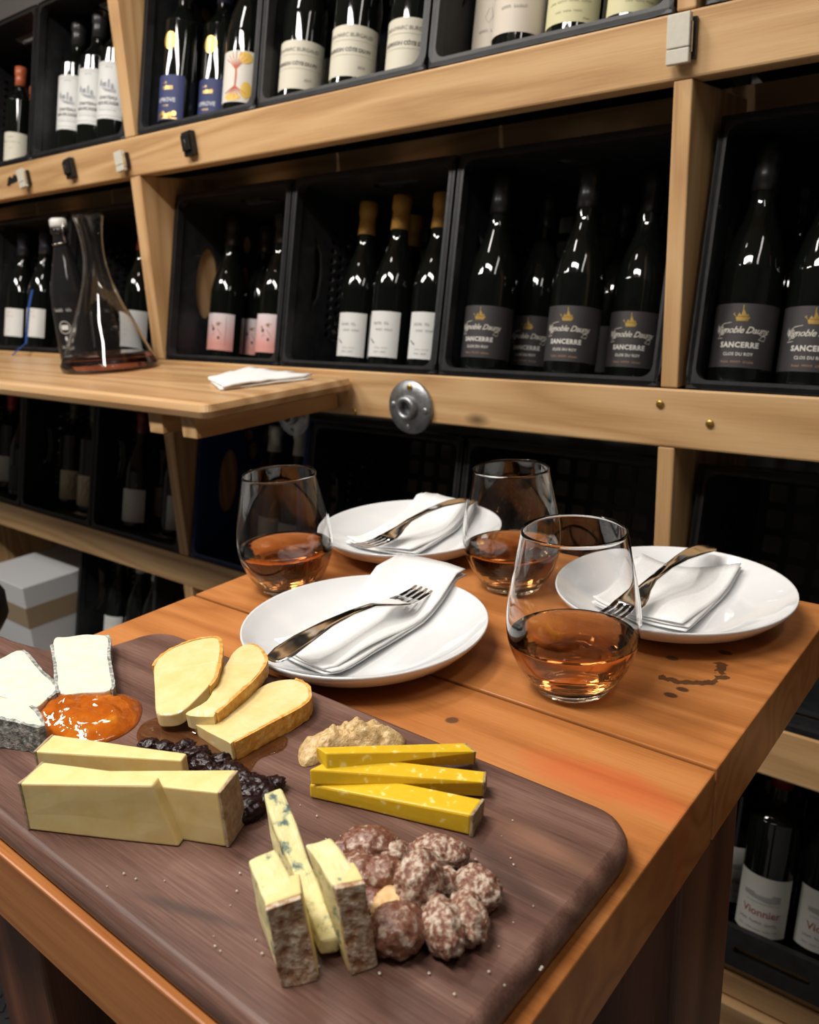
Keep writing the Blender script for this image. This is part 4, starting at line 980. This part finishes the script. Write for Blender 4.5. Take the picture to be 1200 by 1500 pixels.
def wine_mesh(lv):
    zs = [0.0066, 0.0072, 0.009, 0.0115, 0.014, 0.018, 0.022, 0.026, 0.030, 0.034, 0.038, lv]
    zs = [z for z in zs if z <= lv]
    prof = [(0.0008, 0.0060)] + [(r_in(z) + 0.00025, z) for z in zs] + [(r_in(lv) - 0.004, lv - 0.0005), (0.0008, lv - 0.0006)]
    return lathe_mesh(prof, 64)
for p, lv, sc_, lb in (((838, 1005), 0.040, 1.03, 'stemless wine glass of rosé in front of the corner plate'), ((750, 858), 0.042, 1.0, 'stemless wine glass of rosé between the two back plates'), ((424, 862), 0.045, 1.0, 'stemless wine glass of rosé beside the table edge and back plate')):
    c = PZ(p, T); c.z = T + 0.0005
    r = root('wine_glass', lb, 'glass', c, 'stemless glasses of rosé')
    r.scale = (sc_,) * 3
    obj('bowl', gmesh, GLASS, r); obj('wine', wine_mesh(lv), WINE, r)

# ------------------------------------------------------------------ cheese
def at(p, h=0.0): return PZ(p, ZB + 0.0004 + h)
def vprism(name, label, cat, group, bot_px, tops, body_m, amp=0.0007, bevel=0.0012, sub=2, sc=70):
    """bot_px on the board; tops = (pixel, height) for each corner"""
    bot = [at(p) for p in bot_px]; top = [at(p, h) for p, h in tops]
    c = sum(bot, Vector()) / len(bot)
    r = root(name, label, cat, (c.x, c.y, ZB), group)
    hexa('paste', bot, top, body_m, r, bevel, amp, sub, sc)
    return r, bot, top
def rind(r, quad, m, th=0.0016, amp=0.0006, name='rind', sub=2):
    """a thin slab lying outside the face quad (a,b,c,d)"""
    a, b, c, d = quad
    n_ = (b - a).cross(d - a).normalized()
    if n_.dot((a + c) / 2 - (r.location + Vector((0, 0, 0.015)))) < 0: n_ = -n_
    return hexa(name, [p + n_ * -0.0004 for p in quad], [p + n_ * th for p in quad], m, r, 0.0004, amp, sub, 160)
G = 'hard alpine cheese slices'
def wedge(label, bl, br_, thl, thr_, hl, hr, lean=(0, 0)):
    """slice standing on its edge: near-bottom edge pixels bl, br; thickness at either end; heights"""
    a = at(bl); b = at(br_); d = (b - a); d.z = 0; d.normalize(); nr = Vector((-d.y, d.x, 0))
    bot = [a, b, b + nr * thr_, a + nr * thl]
    top = [a + Vector((0, 0, hl)) + d * lean[0], b + Vector((0, 0, hr)) + d * lean[1], b + nr * thr_ + Vector((0, 0, hr)) + d * lean[1], a + nr * thl + Vector((0, 0, hl)) + d * lean[0]]
    c = sum(bot, Vector()) / 4
    r = root('cheese_slice', label, 'cheese', (c.x, c.y, ZB), G)
    hexa('paste', bot, top, COMTE, r, 0.0010, 0.0006, 2, 60)
    return r, bot, top
r, b, t = wedge('pale yellow hard cheese slice with plain cut ends, standing foremost', (43, 1216), (262, 1241), 0.020, 0.007, 0.0290, 0.0360, (0.0, -0.010))
rind(r, [b[0], b[3], t[3], t[0]], COMTE_R, 0.0012)
r, b, t = wedge('pale yellow hard cheese slice with brown rind end beside dried cherries', (150, 1212), (332, 1241), 0.008, 0.020, 0.0300, 0.0325, (0.0, -0.001))
rind(r, [b[1], b[2], t[2], t[1]], COMTE_R, 0.0014)
r, b, t = wedge('pale yellow hard cheese slice standing behind two others, next to jam', (64, 1163), (275, 1178), 0.018, 0.007, 0.0280, 0.0280, (0.0, 0.0))
rind(r, [b[0], b[3], t[3], t[0]], COMTE_R, 0.0012)

G = 'washed rind cheese slices'
def slab(label, tops, th, rind_idx, m=WASH, rm=WASH_R, name='cheese_slice', cat='cheese', group=G, amp=0.0006, rind2=None):
    """tops: (pixel, height) round the upper outline, clockwise seen from above or not; rind on the listed outline edges"""
    if rind_idx:
        dense, ridx, nt = [], [], len(tops)
        for i in range(nt):
            P = [at(*tops[(i + j) % nt]) for j in (-1, 0, 1, 2)]
            for k in range(4):
                f_ = k / 4
                if i in rind_idx and ((i + 1) in rind_idx or k == 0): ridx.append(len(dense))
                dense.append(0.5 * (2 * P[1] + (P[2] - P[0]) * f_ + (2 * P[0] - 5 * P[1] + 4 * P[2] - P[3]) * f_ * f_ + (3 * P[1] - P[0] - 3 * P[2] + P[3]) * f_ ** 3))
        top, rind_idx = dense, ridx
        ridx2 = [k + 4 * i_ for i_ in (rind2 or [])[:-1] for k in range(4)]
        ridx2 = [k_ % len(dense) for k_ in ridx2]
    c0_ = sum(top, Vector()) / len(top)
    bot = [Vector((p.x + (c0_.x - p.x) * 0.02, p.y + (c0_.y - p.y) * 0.02, max(p.z - th, ZB + 0.0004))) for p in top]
    r = root(name, label, cat, (c0_.x, c0_.y, ZB), group)
    hexa('paste', bot, top, m, r, 0.0010, amp, 1, 70)
    # rind strip outside the chosen run of edges
    for run in ([rind_idx, ridx2] if rind2 else [rind_idx]):
        outv, n_ = [], len(run)
        for k in run:
            d = Vector((top[k].x - c0_.x, top[k].y - c0_.y, 0)).normalized()
            pa = top[(k - 1) % len(top)]; pb = top[(k + 1) % len(top)]
            e = (pb - pa); e.z = 0; nn = Vector((-e.y, e.x, 0)).normalized()
            if nn.dot(d) < 0: nn = -nn
            outv += [top[k] - nn * 0.0006 + Vector((0, 0, 0.0002)), top[k] + nn * 0.0017, bot[k] + nn * 0.0017, bot[k] - nn * 0.0006]
        fs_ = []
        for i in range(n_ - 1):
            for k in range(4): fs_.append((i * 4 + k, i * 4 + (k + 1) % 4, i * 4 + 4 + (k + 1) % 4, i * 4 + 4 + k))
        fs_ += [(3, 2, 1, 0), tuple(range((n_ - 1) * 4, n_ * 4))]
        me = fix(mesh(shifted(outv, r), fs_), 0, subdiv=3)
        bm = bmesh.new(); bm.from_mesh(me); bm.normal_update()
        for v in bm.verts: v.co += v.normal * 0.0007 * noise.noise((v.co + r.location) * 260)
        bm.to_mesh(me); bm.free()
        obj('rind', me, rm, r)
    return r
slab('golden washed-rind cheese slice lying flat on board nearest the fork plate', [((282, 1056), .008), ((330, 1047), .010), ((372, 1014), .011), ((400, 999), .012), ((432, 995), .0125), ((449, 1004), .0125), ((453, 1020), .0125), ((440, 1034), .0125), ((395, 1058), .0125), ((342, 1086), .0125), ((333, 1086), .0115)], 0.0125, [4, 5, 6, 7, 8, 9])
slab('golden washed-rind cheese slice overlapping between two alike', [((272, 1046), .015), ((303, 1026), .019), ((325, 985), .021), ((343, 955), .021), ((362, 944), .021), ((380, 950), .021), ((389, 968), .021), ((372, 993), .020), ((345, 1018), .019), ((316, 1044), .017), ((310, 1050), .0155)], 0.0095, [4, 5, 6, 7, 8, 9])
slab('golden washed-rind cheese slice lying uppermost, widest of three', [((229, 1041), .013), ((227, 1010), .018), ((226, 975), .025), ((240, 958), .027), ((262, 945), .028), ((290, 936), .029), ((318, 934), .029), ((323, 952), .028), ((317, 985), .026), ((306, 1004), .024), ((268, 1041), .016), ((240, 1047), .0135)], 0.0095, [2, 3, 4, 5, 6, 7, 8, 9])

G = 'aged yellow cheese sticks'
r, b, t = vprism('cheese_stick', 'deep yellow cheese stick foremost on the bare walnut, rind at its end', 'cheese', G, [(455, 1168), (689, 1225), (706, 1193), (480, 1138)], [((453, 1149), .0085), ((690, 1194), .0125), ((707, 1170), .0125), ((478, 1126), .0085)], GOUDA)
rind(r, [b[1], b[2], t[2], t[1]], GOUDA_R, 0.0012)
def floatprism(label, lo, hi, m, rm):
    bot = [at(p, h) for p, h in lo]; top = [at(p, h) for p, h in hi]
    c = sum(bot, Vector()) / 4
    r = root('cheese_stick', label, 'cheese', (c.x, c.y, min(p.z for p in bot)), G)
    hexa('paste', bot, top, m, r, 0.0009, 0.0004, 2, 60); rind(r, [bot[1], bot[2], top[2], top[1]], rm, 0.0008); return r
floatprism('deep yellow cheese stick lying between two alike', [((455, 1150), .0095), ((708, 1168), .0005), ((712, 1150), .0005), ((500, 1118), .0095)], [((453, 1127), .0185), ((709, 1146), .0115), ((711, 1130), .0115), ((498, 1105), .0185)], GOUDA, GOUDA_R)
floatprism('deep yellow cheese stick resting on the mustard spoonful', [((478, 1130), .0165), ((695, 1120), .0045), ((693, 1104), .0045), ((463, 1112), .0165)], [((478, 1103), .0265), ((696, 1101), .0155), ((680, 1088), .0155), ((462, 1094), .0265)], GOUDA, GOUDA_R)

G = 'blue cheese pieces'
def blue(label, lo, hi, rindface=None, yellow=False):
    bot = [at(p, h) for p, h in lo]; top = [at(p, h) for p, h in hi]
    c = sum(bot, Vector()) / 4
    r = root('blue_cheese', label, 'cheese', (c.x, c.y, min(p.z for p in bot)), G)
    hexa('paste', bot, top, BLUE, r, 0.0012, 0.0011, 3, 130)
    if rindface:
        f_ = [(bot + top)[k] for k in rindface]; rind(r, f_, BLUE_R, 0.0022, 0.0011, sub=3)
        # creamy zone just under the rind
        n_ = (f_[1] - f_[0]).cross(f_[3] - f_[0]).normalized()
        if n_.dot((f_[0] + f_[2]) / 2 - (r.location + Vector((0, 0, 0.018)))) < 0: n_ = -n_
        ex = [p + (p - (f_[0] + f_[2]) / 2).normalized() * 0.0005 for p in f_]
        hexa('creamy_edge', [p - n_ * 0.012 for p in ex], [p - n_ * 0.0002 for p in ex], BLUE_Y, r, 0.0008, 0.0005, 2, 120)
    return r
blue('blue cheese piece with brown rind face leaning at the board front', [((412, 1441), 0), ((467, 1431), 0), ((425, 1340), 0), ((381, 1352), 0)], [((390, 1328), .040), ((441, 1310), .040), ((402, 1240), .043), ((363, 1260), .043)], (0, 1, 5, 4))
blue('blue cheese piece with brown rind face next to the candied nuts', [((512, 1424), 0), ((551, 1409), 0), ((515, 1330), 0), ((478, 1340), 0)], [((489, 1298), .0435), ((533, 1289), .0435), ((484, 1226), .046), ((446, 1237), .046)], (0, 1, 5, 4))
blue('long pale blue-veined cheese stick lying between the rind pieces', [((470, 1400), .003), ((497, 1393), .003), ((440, 1268), .007), ((405, 1282), .007)], [((468, 1378), .010), ((497, 1372), .010), ((413, 1152), .040), ((384, 1161), .040)])

G = 'ash-rind goat cheese slices'
slab('creamy goat cheese slice with grey ash rind beside the jam end', [((78, 937), .012), ((100, 932), .012), ((155, 930), .012), ((158, 960), .012), ((162, 985), .012), ((162, 1010), .012), ((120, 1014), .012), ((88, 1014), .012), ((82, 975), .012)], 0.0115, [2, 3, 4, 5], GOAT, GOAT_R, 'goat_cheese_slice', 'cheese', G, 0.0009, [7, 8, 9])
slab('creamy goat cheese slice fanned between two alike', [((-25, 972), .012), ((0, 964), .012), ((32, 953), .012), ((55, 978), .012), ((82, 1006), .012), ((70, 1022), .012), ((48, 1036), .012), ((10, 1022), .012), ((-25, 1008), .012)], 0.0115, [2, 3, 4, 5], GOAT, GOAT_R, 'goat_cheese_slice', 'cheese', G, 0.0009)
slab('creamy goat cheese slice showing its grey ash rind side', [((-40, 1010), .021), ((0, 1020), .021), ((44, 1034), .021), ((62, 1063), .019), ((30, 1057), .020), ((0, 1051), .021), ((-40, 1045), .021)], 0.0205, [2, 3, 4, 5, 6], GOAT, GOAT_R, 'goat_cheese_slice', 'cheese', G, 0.0009)

# ------------------------------------------------------------------ spreads
def spread(name, label, cat, outline, hmax, m, amp, freq, thin=False):
    """a low mound over a pixel outline on the board"""
    pts_ = [at(p) for p in outline]; c = sum(pts_, Vector()) / len(pts_)
    # resample the outline
    n_ = 72; rp_ = []
    for k in range(n_):
        t_ = k / n_ * len(pts_); i = int(t_); f_ = t_ - i
        P = [pts_[(i + j) % len(pts_)] for j in (-1, 0, 1, 2)]
        rp_.append(0.5 * (2 * P[1] + (P[2] - P[0]) * f_ + (2 * P[0] - 5 * P[1] + 4 * P[2] - P[3]) * f_ * f_ + (3 * P[1] - P[0] - 3 * P[2] + P[3]) * f_ ** 3))
    vs_, fs_ = [c + Vector((0, 0, hmax))], []
    rings = 16
    for j in range(1, rings + 1):
        s_ = j / rings; hh = hmax * ((1 - s_ ** 3) if not thin else (1 - s_ ** 8))
        for p in rp_:
            q_ = c + (p - c) * s_
            nz = amp * (noise.noise(q_ * freq) + 0.5 * noise.noise(q_ * freq * 2.7)) * (1 - s_ ** 6)
            vs_.append(Vector((q_.x, q_.y, ZB + 0.0005 + max(hh + nz, 0.0))))
    for k in range(n_): fs_.append((0, 1 + k, 1 + (k + 1) % n_))
    for j in range(rings - 1):
        for k in range(n_):
            a_ = 1 + j * n_; fs_.append((a_ + k, a_ + n_ + k, a_ + n_ + (k + 1) % n_, a_ + (k + 1) % n_))
    base = 1 + (rings - 1) * n_
    o_ = len(vs_)
    for p in rp_: vs_.append(Vector((p.x, p.y, ZB + 0.0002)))
    for k in range(n_): fs_.append((base + k, o_ + k, o_ + (k + 1) % n_, base + (k + 1) % n_))
    fs_.append(tuple(range(o_, o_ + n_))[::-1])
    me = fix(mesh([v - Vector((c.x, c.y, ZB)) for v in vs_], fs_), smooth=True)
    o = obj(name, me, m); o.location = (c.x, c.y, ZB); tag(o, label, cat); return o
spread('apricot_jam', 'glossy orange apricot jam spoonful between goat cheese and hard cheese', 'jam', [(42, 1048), (60, 1032), (95, 1022), (130, 1014), (165, 1016), (200, 1024), (208, 1040), (198, 1064), (165, 1084), (120, 1092), (80, 1090), (62, 1082), (45, 1066)], 0.011, JAM, 0.0030, 90)
spread('mustard', 'grainy tan mustard spoonful behind the yellow cheese sticks', 'mustard', [(437, 1103), (445, 1088), (480, 1076), (515, 1066), (555, 1064), (585, 1074), (594, 1090), (560, 1100), (500, 1108), (455, 1122), (440, 1120)], 0.011, MUSTARD, 0.0045, 170)
spread('honey_puddle', 'thin clear honey puddle around the washed-rind cheese', 'honey', [(200, 1078), (215, 1056), (262, 1046), (330, 1050), (345, 1085), (390, 1074), (420, 1080), (415, 1098), (380, 1112), (360, 1135), (320, 1130), (260, 1105), (215, 1095)], 0.0009, HONEY, 0.0002, 60, True)

# ------------------------------------------------------------------ dried cherries and nuts
G = 'dried cherries'
ch = [(268, 1100, .010), (285, 1108, .011), (300, 1121, .011), (322, 1116, .009), (315, 1136, .010), (338, 1134, .011), (356, 1146, .012), (376, 1152, .011), (362, 1166, .012), (384, 1168, .011), (366, 1185, .011), (345, 1158, .011), (398, 1150, .009), (218, 1092, .008), (240, 1096, .008)]
CHW = ['beside hard cheese', 'in the row behind the rind end', 'in the honey edge']
for i, (x, y, s_) in enumerate(ch):
    c = at((x, y), s_ * 0.42); rr = s_ * 0.74
    o = obj('dried_cherry', blob_mesh(i + 1, rr * 1.15, rr * 0.9, rr * 0.72, 0.28, 2.4, 4), CHERRYF)
    c.z = ZB + rr * 0.66; o.location = c; o.rotation_euler = (random.uniform(-.3, .3), random.uniform(-.3, .3), random.uniform(0, 3))
    tag(o, ('wrinkled black dried cherry lying loose in the honey behind hard cheese' if i in (0, 13, 14) else 'wrinkled black dried cherry heaped beside the rind end of hard cheese' if y > 1140 else 'wrinkled black dried cherry in the row behind hard cheese'), 'dried fruit', G)
G = 'candied nuts'
NUTS = [  # pixel of centre, height of centre, radii, yaw, tilt, material, label
    ((540, 1236), .010, (.0150, .0105, .0095), 0.5, 0, NUTG, 'dusty brown candied nut at the back of the pile near blue cheese'),
    ((578, 1250), .008, (.0085, .0075, .0075), 1.0, 0, NUT, 'small pale-flaked candied nut behind the dusted grey one'),
    ((506, 1246), .007, (.0075, .0070, .0065), 0.2, 0, NUTG, 'small dark glazed nut touching blue cheese'),
    ((528, 1276), .009, (.0125, .0095, .0090), -0.4, 0, NUTG, 'glazed brown nut pressed against the blue cheese'),
    ((562, 1282), .010, (.0105, .0090, .0100), 0.9, 0, NUTG, 'reddish glazed nut with an orange chip'),
    ((643, 1246), .009, (.0150, .0090, .0085), 0.5, 0, NUT, 'orange-tinged split candied nut near the yellow cheese stick'),
    ((652, 1292), .007, (.0080, .0080, .0070), 0.0, 0, NUT, 'small sugared nut wedged in the middle of the pile'),
    ((614, 1288), .016, (.0105, .0135, .0125), 0.3, 0, NUT, 'large grey-dusted candied nut on top of the pile'),
    ((576, 1325), .008, (.0095, .0095, .0080), 0.2, 0, NUTB, 'bare pale nut without coating among candied nuts'),
    ((582, 1358), .011, (.0130, .0115, .0110), 0.8, 0, NUTG, 'big round reddish candied nut at the front of the pile'),
    ((700, 1296), .010, (.0120, .0100, .0090), -0.2, 0, NUT, 'white-sugared red nut lying farthest out toward the board corner'),
    ((684, 1340), .010, (.0090, .0130, .0095), 0.9, 0, NUT, 'oblong sugared nut beside the outermost one'),
    ((648, 1352), .011, (.0092, .0150, .0105), 0.95, 0, NUT, 'oblong sugar-crusted nut at the front edge of the pile'),
    ((545, 1318), .006, (.0080, .0070, .0060), 0.3, 0, NUTG, 'small glazed nut between bare nut and blue cheese'),
    ((610, 1330), .007, (.0085, .0080, .0065), 0.4, 0, NUTG, 'dark nut lying under the large grey-dusted one'),
]
for i, (p, h, (a, b_, c_), yw, tl, m_, lb) in enumerate(NUTS):
    c = at(p, h)
    o = obj('candied_nut', blob_mesh(20 + i, a, b_, c_, 0.16, 3.0, 4), m_)
    if p != (614, 1288): c.z = ZB + c_ * 0.93
    o.location = c; o.rotation_euler = (0, 0, yw); tag(o, lb, 'nut', G)
cr = []
for i in range(60):
    p = (random.uniform(420, 800), random.uniform(1180, 1460)) if i < 45 else (random.uniform(150, 400), random.uniform(1260, 1400))
    c = at(p); s_ = random.uniform(0.0003, 0.0008)
    cr.append(([c + Vector((x * s_, y * s_, max(z * s_, -s_) + s_)) for x, y, z in ((1, 0, 0), (0, 1, 0), (-1, 0, 0), (0, -1, 0), (0, 0, 1), (0, 0, -1))], [(0, 1, 4), (1, 2, 4), (2, 3, 4), (3, 0, 4), (1, 0, 5), (2, 1, 5), (3, 2, 5), (0, 3, 5)]))
v, f = merge(cr); o = obj('crumbs', mesh(v, f), flat((0.70, 0.64, 0.54), 0.8)); tag(o, 'tiny pale sugar crumbs scattered on the walnut board', 'crumbs', kind='stuff')
